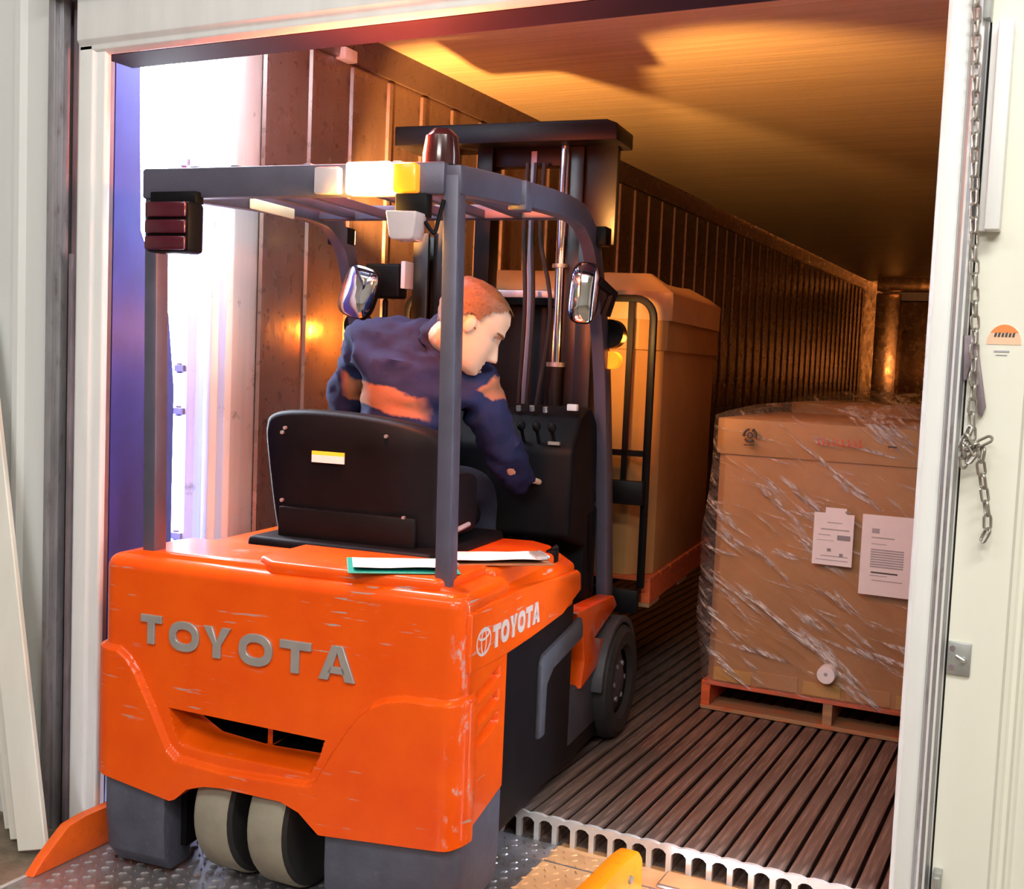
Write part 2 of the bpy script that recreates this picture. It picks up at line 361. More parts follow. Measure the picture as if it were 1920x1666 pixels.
# left panel wall with upright ribs
mb = MB(WALL_L).box(-7, -2.975, 2.6, 2.75, -.1, 4.6)
for x in [-3.125-.3*i for i in range(12)]:
    mb.prism([(x-.03, 2.6), (x-.012, 2.585), (x+.012, 2.585), (x+.03, 2.6)], 2, -.1, 4.6)
struct('wall_left', mb)
mb = MB(WALL_R).box(-.222, 5, 2.6, 2.75, -.1, 4.6)
for x in [-.098+.3*i for i in range(15)]:
    mb.prism([(x-.012, 2.6), (x-.006, 2.592), (x+.002, 2.592), (x+.008, 2.6)], 2, -.1, 4.6)
    mb.prism([(x+.016, 2.6), (x+.022, 2.592), (x+.028, 2.592), (x+.034, 2.6)], 2, -.1, 4.6)
struct('wall_right', mb)
struct('wall_top', MB([WALL_L]).box(-2.975, -.222, 2.6, 2.75, 2.58, 4.6))
# rolled steel door guide on the left
struct('trim_1', MB(STEEL).box(-2.975, -2.945, 2.575, 2.75, -.1, 4.6).box(-2.945, -2.925, 2.59, 2.62, -.1, 4.6), .003)
struct('trim_2', MB(STEEL_DK).box(-2.925, -2.868, 2.63, 2.75, -.1, 4.6).box(-2.885, -2.868, 2.585, 2.63, -.1, 1.78), .003)
# white jambs and header
struct('trim_3', MB(WHITE_TRIM).prism([(-2.868, 2.615), (-2.868, 2.6), (-2.845, 2.582), (-2.79, 2.582), (-2.78, 2.59), (-2.745, 2.59), (-2.74, 2.596), (-2.74, 2.612)], 2, -.1, 2.57), .004)
struct('trim_4', MB([WHITE_TRIM, STEEL]).prism([(-.31, 2.75), (-.31, 2.595), (-.30, 2.585), (-.268, 2.585), (-.262, 2.592), (-.262, 2.75)], 2, -.4, 2.58)
       .prism([(-.262, 2.75), (-.262, 2.588), (-.25, 2.575), (-.236, 2.575), (-.226, 2.59), (-.222, 2.75)], 2, -.4, 4.6, 1), .003)
struct('trim_5', MB([WHITE_TRIM, SEALK_SHADE]).prism([(2.612, 2.390), (2.6, 2.386), (2.582, 2.40), (2.582, 2.415), (2.57, 2.43), (2.57, 2.555), (2.58, 2.57), (2.612, 2.57)], 0, -2.845, -.262), .003)
struct('shade_beam', BX(SEALK_SHADE, -2.945, -.262, 2.52, 2.6, 2.575, 2.9))  # added dark beam in place of the shadow above the header
# underside of the opening, its shade put into a black board
struct('shade_board', MB(SEALK_SHADE).box(-2.80, -.31, 2.613, 2.757, 2.388, 2.58))
# left side pad of the dock seal
sp = thing('dock_seal_or_unseen_pad', 'dark blue vinyl dock seal pad in the narrow gap left of trailer', 'dock seal', (-3.1, 2.95, -.6), 0, 'dock seal pads')
mb = MB(SEAL); mb.T = Matrix.Translation((3.1, -2.95, .6))
# the pad's face sweeps back near its top corner and leaves daylight showing
prof = [(-.9, -3.035, 3.22), (.9, -3.035, 3.22), (1.35, -3.035, 3.22), (1.62, -3.03, 3.18), (1.78, -2.995, 3.06), (1.9, -2.965, 2.97), (2.38, -2.96, 2.95), (2.95, -2.96, 2.95)]
for (z0, x0, y0), (z1, x1, y1) in zip(prof[:-1], prof[1:]):
    mb.add([(-2.875, 2.76, z0), (x0, y0, z0), (-3.45, y0, z0), (-3.45, 2.76, z0), (-2.875, 2.76, z1), (x1, y1, z1), (-3.45, y1, z1), (-3.45, 2.76, z1)],
           [(0, 1, 5, 4), (1, 2, 6, 5), (2, 3, 7, 6), (3, 0, 4, 7)])
put('pad', mb, sp, smooth=40, weld=True)
tp = thing('dock_seal_or_unseen_pad', 'unseen black head pad, cut short at left to let sky light in', 'dock seal', (-1.4, 2.95, 2.6), 0, 'dock seal pads')
mb = MB(SEALK_SHADE); mb.T = Matrix.Translation((1.4, -2.95, -2.6)); mb.box(-2.05, 0, 2.76, 3.34, 2.62, 3.1); put('pad', mb, tp)  # unseen pad, shortened on the left so sky light enters
tp = thing('dock_seal_or_unseen_pad', 'unseen black pad added behind the right white jamb against light leaks', 'dock seal', (-.1, 2.95, -.6), 0, 'dock seal pads')
mb = MB(SEALK_SHADE); mb.T = Matrix.Translation((.1, -2.95, .6)); mb.box(-.31, .1, 2.76, 3.20, -.9, 2.61); put('pad', mb, tp)  # unseen pad added to close a light leak
db = thing('pit_light_block', 'black rubber block added in the pit below the sill against light leaks', 'bumper', (-.7, 2.95, -.5))  # added block against light leaks, not a bumper
mb = MB(RUBBER); mb.T = Matrix.Translation((.7, -2.95, .5)); mb.box(-1.06, -.315, 2.75, 3.2, -.6, -.2); put('block', mb, db, .02)  # block added in the pit to stop light leaking from below
struct('ground', BX(CONC, -14, 6, 2.75, 24, -1.35, -1.25))

# =================================================================== TRAILER
XL, XR, YT, YE, ZC = -2.88, -.30, 3.36, 16.8, 2.853
tr = thing('semi_trailer', 'dark refrigerated trailer backed to the dock with grooved metal floor', 'trailer', ((XL+XR)/2, YT, -.1))
TT = Matrix.Translation(-Vector(tr.location))
def tput(name, mb, **k):
    mb2 = mb; mb2.v = [TT @ p for p in mb2.v]; return put(name, mb2, tr, **k)
# T-bar floor
pitch = .066; nrail = int((XR-XL-.02)/pitch)
mb = MB([ALUM_DIRTY, ALUM])
tp_ = [(-.0255, 0), (-.0255, -.010), (-.0130, -.016), (-.0075, -.030), (-.0075, -.085), (.0075, -.085), (.0075, -.030), (.0130, -.016), (.0255, -.010), (.0255, 0), (.012, .0035), (-.012, .0035)]
mb.prism(tp_, 1, 0, YE-YT, 0, 1, 1)
mb.prism([(-.0335, -.001), (-.0335, -.013), (-.020, -.016), (-.009, -.026), (-.0085, -.088), (.0085, -.088), (.009, -.026), (.020, -.016), (.0335, -.013), (.0335, -.001), (.012, .004), (-.012, .004)], 1, -.012, .004, 1)
rail_me = mb.mesh('floor_rail', smooth=30)
for i in range(nrail+1):
    o = link('floor_rail', rail_me, tr); o.location = (XL+.035+i*pitch-tr.location.x, 0, .1-.0035)
tput('subfloor', BX(ALUM_DIRTY, XL-.05, XR+.05, YT+.02, YE, -.16, -.0885))
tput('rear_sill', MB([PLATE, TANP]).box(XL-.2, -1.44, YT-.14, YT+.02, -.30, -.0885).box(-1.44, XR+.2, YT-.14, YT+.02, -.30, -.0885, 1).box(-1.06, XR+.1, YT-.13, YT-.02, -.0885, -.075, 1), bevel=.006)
# side wall: panels with raised ribs
rp = .285; n = int((YE-YT)/rp)
pm = MB(TWALL).box(-.02, 0, 0, rp-.004, 0, 2.735).mesh('wall_panel', .002, 1)
rm = MB(TWALL).prism([(0, -.02), (.012, -.012), (.012, .012), (0, .02)], 2, 0, 2.70).mesh('wall_rib')
for i in range(n+1):
    o = link('wall_panel', pm, tr); o.location = TT @ Vector((XL, YT+.16+i*rp, 0))
    o = link('wall_rib', rm, tr); o.location = TT @ Vector((XL, YT+.16+i*rp, .02))
tput('side_wall', BX(TWALL, XL-.09, XL-.02, YT, YE, -.1, ZC+.1))
tput('side_wall', BX(TWALL, XR, XR+.08, YT, YE, -.1, ZC+.1))
tput('roof_panel', BX(TCEIL, XL-.09, XR+.08, YT, YE, ZC, ZC+.08))
tput('ceiling_cove', MB(TWALL).prism([(XL, 2.735), (XL+.018, 2.735), (XL+.022, 2.745), (XL+.03, ZC-.03), (XL+.05, ZC), (XL, ZC)], 1, YT, YE))
tput('cove_bracket', BX(WHITE_TRIM, XL, XL+.05, 3.96, 4.05, 2.725, 2.775), bevel=.006, label='small white bracket on the cove')
tput('kick_plate', BX(TWALL, XL, XL+.012, YT+.2, YE, 0, .32))
# rear frame post with door gasket ribs and hinge pins
mb = MB(TPILL).prism([(-3.115, YT), (-3.115, YT-.02), (-3.07, YT-.035), (-3.045, YT-.015), (-3.0, YT-.015), (-2.985, YT-.035), (-2.955, YT-.035), (-2.94, YT-.01), (-2.905, YT-.01), (-2.89, YT+.01), (XL-.02, YT+.16), (-3.115, YT+.16)], 2, -.5, ZC+.06)
tput('rear_post', mb, bevel=.003)
for z in (.77, 1.255, 1.42, 2.2):
    tput('hinge_pin', MB(STEEL_DK).cyl((-3.122, YT-.02, z-.02), (-3.122, YT-.02, z+.02), .013).box(-3.125, -3.08, YT-.045, YT-.02, z-.012, z+.012))
tput('rear_post', BX(TPILL, XR+.01, XR+.2, YT, YT+.16, -.5, ZC+.06))
tput('rear_header', BX(TPILL, -3.115, XR+.2, YT, YT+.12, ZC, ZC+.2))
# bulkhead and return-air duct at the nose
tput('nose_wall', BX(TBULK, XL-.05, XR+.05, YE, YE+.1, -.1, ZC+.1))
tput('bulkhead_panel', BX(TBULK, XL+.55, XR-.02, YE-.28, YE-.22, .3, 2.55), bevel=.01)
tput('air_duct', BX(TBULK, XL+.25, XR-.02, YE-.5, YE-.01, 2.68, ZC-.001), bevel=.01)
tput('bulkhead_post', BX(TBULK, XL+.22, XL+.55, YE-.33, YE-.2, .3, 2.66), bevel=.02, label='narrow upright bulkhead post catching light')
tput('return_grille', MB(TDARK).box(XL+.3, XR-.02, YE-.3, YE-.02, 2.56, 2.675))

# =================================================================== DOCK LEVELLER
dl = thing('dock_leveler', 'diamond plate dock leveler between orange toe guards under the forklift', 'dock leveler', (-1.92, 2.0, -.1))
DT = Matrix.Translation(-Vector(dl.location))
def dput(name, mb, **k):
    mb.v = [DT @ p for p in mb.v]; return put(name, mb, dl, **k)
dput('platform', BX(PLATE, -2.725, -1.442, .76, 2.82, -.13, -.1), bevel=.002)
dput('edge_plate', BX(TANP, -1.44, -1.10, .76, 2.82, -.13, -.1), bevel=.002, label='tan edge plate')
dput('edge_lip', MB(TANP).prism([(2.83, -.1), (3.345, -.088), (3.345, -.11), (2.83, -.13)], 0, -1.44, -1.08), label='tan lip')
dput('lip', MB(PLATE).prism([(2.83, -.1), (3.345, -.088), (3.345, -.11), (2.83, -.13)], 0, -2.66, -1.442))
mb = MB([PLATE, TANP])
py = .036
for j in range(int((3.34-1.9)/py)):
    y = 1.9+j*py; zz = -.1 if y < 2.82 else -.1+.012*(y-2.83)/.515
    for i in range(int(1.56/py)):
        x = -2.68+i*py+(py/2 if j % 2 else 0); a = RAD(45) if (i+j) % 2 else RAD(-45)
        l, wd, h = .0135, .005, .0045
        c, s_ = cos(a), sin(a)
        def q(p, r): return (x+p*c-r*s_, y+p*s_+r*c)
        A, Bq, Cq, Dq = q(-l, 0), q(0, -wd), q(l, 0), q(0, wd); T0, T1 = q(-l*.5, 0), q(l*.5, 0)
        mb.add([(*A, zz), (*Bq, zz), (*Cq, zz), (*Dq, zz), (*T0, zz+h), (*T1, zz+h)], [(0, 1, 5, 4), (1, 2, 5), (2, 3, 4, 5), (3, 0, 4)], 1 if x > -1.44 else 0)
dput('tread_lugs', mb, kind='stuff', smooth=0)
dput('toe_guard', MB(GUARD_OR).prism([(2.315, -.1), (2.36, -.055), (2.45, .012), (2.52, .022), (3.0, .022), (3.0, -.1)], 0, -2.738, -2.70), bevel=.004, label='long orange toe guard with sloping end')
tg = dput('toe_guard', MB(GUARD_YO).prism([(2.0, -.1), (2.0, .065), (3.06, .065), (3.14, .055), (3.175, .02), (3.18, -.085)], 0, -1.150, -1.085), bevel=.012, label='bright orange toe guard with rounded end and drilled side')
for y in (2.6, 2.85, 3.06):
    c = MB(STEEL).cyl((-1.086, y, .0), (-1.078, y, .0), .012, 14); dput('guard_bolt', c)

# =================================================================== FORKLIFT
fk = thing('forklift', 'orange three-wheel electric forklift with its driver leaving the dock', 'forklift', P0, HEAD)
fk['label'] = 'orange electric forklift driving into the trailer with a carton load'
def lerp(tab, x):
    if x <= tab[0][0]: return tab[0][1]
    for (a, b), (c, d) in zip(tab[:-1], tab[1:]):
        if x <= c: return b+(d-b)*(x-a)/(c-a)
    return tab[-1][1]
def sstep(x): x = max(0, min(1, x)); return x*x*(3-2*x)
# plan outline of the tail, left side -> rear -> right side
def plan(half=.6, r=.055, vf=.325, ds=.0042):
    pts = []
    n = int((vf-r)/.012)
    for i in range(n): pts.append((-half, vf-(vf-r)*i/n, -1, 0))
    for i in range(9):
        a = pi/2*i/9; pts.append((-half+r-r*cos(a), r-r*sin(a), -cos(a), -sin(a)))
    n = int((2*half-2*r)/ds)
    for i in range(n+1): pts.append((-half+r+(2*half-2*r)*i/n, 0, 0, -1))
    for i in range(1, 10):
        a = pi/2*i/9; pts.append((half-r+r*sin(a), r-r*cos(a), sin(a), -cos(a)))
    n = int((vf-r)/.006)
    for i in range(1, n+1): pts.append((half, r+(vf-r)*i/n, 1, 0))
    return pts
RIDGE = [(-.65, .60), (-.52, .592), (-.485, .57), (-.454, .533), (-.393, .428), (-.333, .315), (-.30, .290), (-.144, .278), (.14, .288), (.165, .30), (.207, .372), (.271, .474), (.335, .544), (.38, .565), (.431, .576), (.56, .580), (.65, .60)]
ZB = [(-.62, .208), (-.32, .160), (-.30, .168), (-.26, .205), (-.20, .224), (-.14, .230), (.06, .226), (.12, .205), (.16, .172), (.185, .152), (.57, .178), (.62, .20)]
SLOT = [(-.341, .433), (.186, .418), (.172, .375), (.142, .312), (-.285, .318), (-.312, .338)]
def inpoly(p, poly):
    x, y = p; c = False; n = len(poly); d = 9
    for i in range(n):
        (x0, y0), (x1, y1) = poly[i], poly[(i+1) % n]
        if (y0 > y) != (y1 > y) and x < (x1-x0)*(y-y0)/(y1-y0)+x0: c = not c
        ex, ey = x1-x0, y1-y0; t = max(0, min(1, ((x-x0)*ex+(y-y0)*ey)/(ex*ex+ey*ey)))
        d = min(d, sqrt((x-x0-t*ex)**2+(y-y0-t*ey)**2))
    return d if c else -d
def counterweight():
    P = plan(); vs = []; fs = []; mi = []
    RT = .04; ZT = .872
    # rows: inner lip, wall rows, rounded top
    def rows(u, v):
        zb = lerp(ZB, u)
        if v > .06 and abs(u) > .59: zb = .20+(v-.06)*.19
        T_ = .433-.0285*(u+.341); S_ = min(lerp([(-.345, .4295), (-.30, .395), (-.22, .352), (-.06, .337), (.18, .341)], u), T_-.003); B_ = max(.318-.014*(u+.285), zb+.02)
        r = [(-.05, zb+.004)]
        for i in range(24): r.append((0, zb+(B_-zb)*i/24))
        for i in range(15): r.append((0, B_+(S_-.0006-B_)*i/14))
        for i in range(13): r.append((0, S_+.0006+(T_-.0006-S_-.0006)*i/12))
        for i in range(96): r.append((0, T_+.0006+(ZT-RT-T_-.0006)*i/95))
        for i in range(1, 7): a = pi/2*i/6; r.append((-(RT-RT*cos(a)), ZT-RT+RT*sin(a)))
        return r
    NW = 24+15+13+96; NR = 1+NW+6
    dark = set()
    for ci, (u, v, nu, nv) in enumerate(P):
        for ri, (o, z) in enumerate(rows(u, v)):
            d = o
            if 0 < ri <= NW:
                fade = 1 if v < .06 else max(0, 1-(v-.06)/.03)
                zr = lerp(RIDGE, u)
                d += .020*sstep((zr-z)/.016+.5)*fade
                if abs(nv) > .9 and 25 <= ri <= 52:
                    xl = lerp([(.318, -.283), (.338, -.310), (.433, -.341)], z); xr = lerp([(.312, .142), (.375, .172), (.42, .186)], z)
                    e = sstep(min(u-xl, xr-u)/.008)
                    if ri < 40: dep = .10*sstep((ri-25)/14*1.05)
                    else: dep = .30 if abs(u+.058) > .011 else .105
                    d -= dep*e
                    if ri >= 40 and e > .6 and dep > .2: dark.add(len(vs))  # deep slot faces go black: dark parts inside plus the hole's shade
                if u > .59 and v > .075:       # louvres on the right flank
                    for (v0, z0, z1) in ((.09, .545, .585), (.09, .478, .518), (.09, .412, .452)):
                        sl = (v-.08)*.22; e = min((z-z0-sl)/.012, (z1+sl-z)/.012, (v-.09)/.012, (.275-v)/.012)
                        d -= .02*sstep(e)
                    if z > .655: d -= .004
            vs.append((u+nu*d, v+nv*d, z))
    n = len(P)
    for c in range(n-1):
        for r in range(NR-1):
            q = (c*NR+r, (c+1)*NR+r, (c+1)*NR+r+1, c*NR+r+1); fs.append(q); mi.append(1 if sum(i in dark for i in q) >= 2 else 0)
    mb = MB([ORANGE_T, BLACK]); mb.add(vs, []); mb.f = [list(f) for f in fs]; mb.mi = mi
    # top plateau: ring to a slightly crowned cap
    o = len(mb.v); tops = [c*NR+NR-1 for c in range(n)]
    inn = []
    for c, (u, v, nu, nv) in enumerate(P):
        p = mb.v[tops[c]]; inn.append(len(mb.v)); mb.v.append(Vector((p.x*.90, .075+(p.y-.075)*.8 if p.y < .2 else p.y, ZT+.012)))
    for c in range(n-1): mb.f.append([tops[c], tops[c+1], inn[c+1], inn[c]]); mb.mi.append(0)
    mb.f.append(inn); mb.mi.append(0)
    return mb
put('counterweight', counterweight(), fk, smooth=38, label='orange rear counterweight with a slot and scuffed edges')
# raised cover on the tail top, to the right of the notch
put('rear_cover', MB(ORANGE).prism([(-.10, .09), (-.02, .02), (.50, .03), (.53, .10), (.53, .34), (-.10, .34)], 2, .86, .902), fk, .014, 3)
# letters
def letter_polys(ch, w, h):
    t = .024*h/.09
    if ch == 'T': return [[(0, h), (w, h), (w, h-t), (w/2+t*.55, h-t), (w/2+t*.55, 0), (w/2-t*.55, 0), (w/2-t*.55, h-t), (0, h-t)]], None
    if ch == 'O': return None, (w, h, t)
    if ch == 'Y':
        return [[(0, h), (t*1.25, h), (w/2, h*.54), (w-t*1.25, h), (w, h), (w/2+t*.55, h*.42), (w/2+t*.55, 0), (w/2-t*.55, 0), (w/2-t*.55, h*.42)]], None
    if ch == 'A':
        return [[(0, 0), (t*1.2, 0), (w/2, h*.80), (w/2, h), (w/2-t*.65, h)], [(w, 0), (w/2+t*.65, h), (w/2, h), (w/2, h*.80), (w-t*1.2, 0)], [(w*.24, h*.20), (w*.76, h*.20), (w*.68, h*.40), (w*.32, h*.40)]], None
def letter_mb(ch, w, h, d, mat):
    mb = MB(mat); polys, ring = letter_polys(ch, w, h)
    if polys:
        for p in polys: mb.prism(p, 1, -d, 0)
    else:
        W, H, t = ring; n = 36; vs = []
        for k in range(n):
            a = 2*pi*k/n; ca, sa = cos(a), sin(a)
            e = .85; sx = math.copysign(abs(ca)**e, ca); sy = math.copysign(abs(sa)**e, sa)
            for (rx, rz) in ((W/2, H/2), (W/2-t, H/2-t)):
                for y in (-d, 0): vs.append((W/2+rx*sx, y, H/2+rz*sy))
        fs = []
        for k in range(n):
            j = (k+1) % n; a = k*4; b = j*4
            fs += [(a, b, b+2, a+2), (a+1, a+3, b+3, b+1), (a, a+1, b+1, b), (a+2, b+2, b+3, a+3)]
        mb.add(vs, fs)
    return mb
for ch, u, z, wd, h in (('T', -.444, .618, .075, .088), ('O', -.342, .610, .105, .090), ('Y', -.222, .606, .094, .092), ('O', -.100, .600, .112, .094), ('T', .036, .598, .102, .092), ('A', .163, .594, .116, .100)):
    mb = letter_mb(ch, wd, h, .010, LETTER); mb.v = [p+Vector((u, .001, z)) for p in mb.v]; put('letter', mb, fk, .0015, 1)
# hood, side skirt and flank
put('hood', MB(ORANGE).prism([(-.595, .66), (-.595, .81), (-.50, .862), (.44, .878), (.50, .868), (.595, .812), (.595, .665)], 1, .325, .98)
    , fk, .012, 3)
put('hood_panel', MB(ORANGE).prism([(.028, .655), (.028, .822), (.30, .826), (.46, .822), (.755, .803), (.985, .790), (1.02, .775), (1.032, .712), (.83, .662), (.52, .650), (.27, .646)], 0, .56, .606), fk, .008, 3, label='orange side panel with a pale decal')
put('hood_panel', MB(ORANGE).prism([(.33, .655), (.33, .822), (.755, .803), (1.0, .788), (1.03, .712), (.83, .665)], 0, -.606, -.56), fk, .008)
put('hood_cover', MB(ORANGE).prism([(.30, .40), (.30, .895), (.60, .895), (.95, .850), (.985, .80), (.985, .40)], 0, .36, .56), fk, .018, 3)
put('hood_latch', MB(BLACK).box(.53, .565, .845, .885, .83, .872).cyl((.545, .86, .87), (.565, .87, .885), .009), fk, .004)
# flank decal: emblem + word, reading towards the front
def side_decal(mb, u, v, z, slope):
    T = Matrix.Translation((u, v, z)) @ Matrix(((0, -1, 0, 0), (1, 0, 0, 0), (slope, 0, 1, 0), (0, 0, 0, 1)))
    mb.v = [T @ p for p in mb.v]; return mb
x = .185
for ch, wd in (('T', .060), ('O', .068), ('Y', .062), ('O', .068), ('T', .060), ('A', .066)):
    put('decal_letter', side_decal(letter_mb(ch, wd*.95, .066, .0025, DECAL), .6065, x, .692, -.02), fk, 0)
    x += wd+.003
mb = MB(DECAL)
for (rx, rz, cx, cz, r) in ((.050, .036, 0, 0, .0045), (.017, .034, 0, 0, .004), (.036, .012, 0, .019, .004)):
    mb.tube([(.607, .122+cx+rx*cos(2*pi*k/28), .727+cz+rz*sin(2*pi*k/28)) for k in range(28)], r, 6, 0, True)
mb.v = [Vector((.6055+(p.x-.607)*.45, p.y, p.z)) for p in mb.v]
put('emblem', mb, fk)
# bumper (iron, two pieces either side of the twin wheel)
def bumper(side):
    P = [p for p in plan(.592, .06, .33, .03) if (p[0] < -.335 if side < 0 else p[0] > .186)]
    mb = MB(BUMPG); vs = []
    for (u, v, nu, nv) in P:
        zb = lerp(ZB, u)
        if v > .06 and abs(u) > .58: zb = .20+(v-.06)*.19
        zb += .012
        for (ins, z) in ((.13, -.078), (.035, -.078), (.004, -.035), (-.004, .06), (-.004, zb-.006), (.006, zb), (.13, zb)):
            vs.append((u-nu*ins, v-nv*ins, z))
    K = 7; n = len(P); fs = [(c*K+r, (c+1)*K+r, (c+1)*K+(r+1) % K, c*K+(r+1) % K) for c in range(n-1) for r in range(K)]
    fs += [tuple(range(K)), tuple((n-1)*K+r for r in range(K))[::-1]]
    return mb.add(vs, fs)
for s in (-1, 1): put('bumper', bumper(s), fk, .006, 2, 40)
# twin steered rear wheels
for u in (-.097, .097):       # steered a little
    WT = Matrix.Translation((-.078, .205, .118)) @ Matrix.Rotation(RAD(-4), 4, 'Z')
    mb = MB([TYRE, TYREK]); mb.T = WT
    mb.lathe([(.06, -.055), (.14, -.066), (.195, -.068), (.21, -.060), (.218, -.045), (.218, .045), (.21, .060), (.195, .068), (.14, .066), (.06, .055)], (u, 0, 0), 'x', 44, ms=[1, 1, 1, 0, 0, 0, 1, 1, 1])
    rw = put('rear_wheel', mb, fk, smooth=30)
    mb = MB(BLACKM); mb.T = WT; mb.lathe([(0, -.06), (.08, -.055), (.08, .055), (0, .06)], (u, 0, 0), 'x', 20); put('hub', mb, rw)
put('wheel_arch', MB(BLACK).box(-.33, .20, .48, .52, -.02, .3).box(-.36, -.33, .08, .5, -.02, .24).box(.19, .22, .08, .5, -.02, .24).box(-.34, .2, .06, .5, .235, .26), fk)
# black battery flank, chassis
put('battery_case', MB(BLACK).box(-.585, .585, .335, 1.02, .10, .66), fk, .006)
put('chassis', MB(BLACKM).box(-.56, .56, .36, 1.50, .06, .12).box(-.5, .5, 1.0, 1.62, .12, .48), fk, .004)
put('floor_plate', BX(RUBBER, -.5, .54, .98, 1.42, .48, .50), fk)
put('seat_plinth', MB(BLACK).box(-.33, .33, .36, .98, .84, .905), fk, .02, 3)
put('step_guard', MB(DGREY).prism([(.655, .285), (.655, .535), (.68, .56), (1.08, .605), (1.10, .57), (1.10, .525), (.78, .49), (.72, .45), (.715, .285)], 0, .578, .60), fk, .008, label='dark grey inverted L step guard')
# front drive housing, fender, red-orange cowl, wheels
put('axle_housing', MB(DGREY).prism([(1.10, .07), (1.10, .33), (1.20, .32), (1.46, .36), (1.48, .07)], 0, .42, .558), fk, .012, 2)
put('cowl_panel', MB(ORANGE).prism([(1.095, .61), (1.60, .585), (1.66, .535), (1.352, .467), (1.522, .425), (1.48, .355), (1.193, .308), (1.232, .403), (1.18, .56)], 0, .50, .572), fk, .006, label='red-orange jagged front cowl panel')
put('cowl_panel', MB(ORANGE).prism([(1.095, .61), (1.60, .585), (1.60, .50), (1.25, .45), (1.20, .35)], 0, -.572, -.50), fk, .006)
fen = [(.265*cos(a), .265*sin(a)) for a in [RAD(20+i*13) for i in range(13)]]; fin = [(.238*cos(a), .238*sin(a)) for a in [RAD(176-i*13) for i in range(13)]]
for s in (1, -1):
    put('fender', MB(DGREY).prism([(1.64+p[0], .23+p[1]) for p in fen+fin], 0, s*.40, s*.60), fk, .004)
    fwh = put('front_wheel', MB([TYREK, TYREK]).lathe([(.13, -.06), (.15, -.08), (.2, -.085), (.222, -.07), (.23, -.045), (.23, .045), (.222, .07), (.2, .085), (.15, .08), (.13, .06)], (s*.535, 1.64, .232), 'x', 40), fk, smooth=30)
    hb = MB(DGREY).lathe([(0, -.05), (.13, -.05), (.13, .045), (.09, .055), (.05, .07), (0, .07)], (s*.535, 1.64, .232), 'x', 28)
    put('hub', hb, fwh)
    mb = MB(STEEL)
    for k in range(6):
        a = 2*pi*k/6; mb.cyl((s*(.535+.045), 1.64+.075*cos(a), .232+.075*sin(a)), (s*(.535+.068), 1.64+.075*cos(a), .232+.075*sin(a)), .011, 8)
    put('wheel_bolts', mb, fwh)
# overhead guard
def rect(wd, h): return [(-wd/2, -h/2), (wd/2, -h/2), (wd/2, h/2), (-wd/2, h/2)]
def smoothpath(pts, k=6):
    P = [Vector(p) for p in pts]; out = []
    for i in range(len(P)-1):
        a, b, c, d = P[max(i-1, 0)], P[i], P[i+1], P[min(i+2, len(P)-1)]
        for j in range(k):
            t = j/k; out.append(.5*((2*b)+(-a+c)*t+(2*a-5*b+4*c-d)*t*t+(-a+3*b-3*c+d)*t**3))
    out.append(P[-1]); return out
for s in (1, -1):
    ub = .502 if s > 0 else -.470; ut = .484 if s > 0 else -.486
    put('guard_post', MB(GUARDG).tube([(ub, .085, .84), (ut, .085, 1.99)], 0, sect=rect(.045, .058)), fk, .006)
    top = [(s*.487, .06, 1.975), (s*.49, .35, 1.998), (s*.50, .75, 2.022), (s*.508, 1.0, 2.026), (s*.51, 1.14, 2.006), (s*.512, 1.27, 1.92), (s*.515, 1.36, 1.74), (s*.515, 1.47, 1.47), (s*.515, 1.57, 1.05), (s*.515, 1.66, .56)]
    put('guard_leg', MB(GUARDG).tube(smoothpath(top, 5), 0, sect=rect(.05, .078)), fk, .006)
put('guard_rear_bar', MB(GUARDG).box(-.51, .47, .045, .085, 1.934, 2.022), fk, .008)
put('guard_front_bar', MB(GUARDG).box(-.50, .50, 1.02, 1.08, 2.0, 2.05), fk, .006)
for u in (-.36, -.22, .02, .16, .30): put('guard_slat', BX(GUARDG, u, u+.028, .07, 1.05, 2.0, 2.03), fk, .004)
put('lit_patch', BX(CREAM, -.462, -.452, .53, .80, 1.972, 2.008), fk, .004, label='bright lit patch on the left roof beam, painted pale cream')  # added pale block: brightness on the beam put into its colour
put('bar_fitting', BX(GUARDG, .475, .535, .50, .56, 1.955, 2.045), fk, .006)
# lamps on the rear bar
ls = put('strobe_lamp', BX(STROBE, .195, .330, .0, .047, 1.932, 2.018), fk, .008, label='lit white-yellow strobe lamp')
put('amber_lens', BX(LENS_A, .332, .40, .012, .047, 1.938, 2.014), ls, .006, label='glowing orange lens')
put('clear_lens', BX(LENS_C, .088, .165, .018, .047, 1.936, 2.010), fk, .006, label='unlit pinkish clear lens')
tl = put('tail_lamp', BX(BLACK, -.435, -.285, -.03, .045, 1.770, 1.915), fk, .012, label='dark red ribbed tail lamp')
for z0, z1, m in ((1.78, 1.822, LENS_R), (1.826, 1.868, LENS_R), (1.872, 1.918, LENS_R)):
    put('lens', BX(m, -.430, -.290, -.042, -.029, z0-.004, z1-.006), tl, .006)
put('lamp_bracket', BX(BLACK, -.46, -.30, .02, .06, 1.915, 1.95), fk, .004)
wl = put('work_lamp', BX(BLACK, .34, .435, .015, .055, 1.87, 1.935), fk, .006)
put('lamp_glass', MB(LENS_C).prism([(.342, 1.882), (.432, 1.880), (.424, 1.812), (.416, 1.806), (.362, 1.806), (.354, 1.813)], 1, -.04, .03), wl, .008, 3, label='white lamp glass')
put('wiring', MB(BLACK).tube(smoothpath([(.43, .02, 1.86), (.452, .03, 1.83), (.46, .04, 1.87), (.468, .05, 1.92)]), .006, 8), fk)
bd = put('beacon', MB(BEACON).lathe([(.0, .105), (.025, .10), (.045, .08), (.052, .03), (.052, 0)], (.425, .12, 2.02), 'z', 24), fk, label='dark red beacon dome')
put('beacon_base', MB(BLACK).cyl((.425, .12, 2.0), (.425, .12, 2.022), .056, 24), bd)
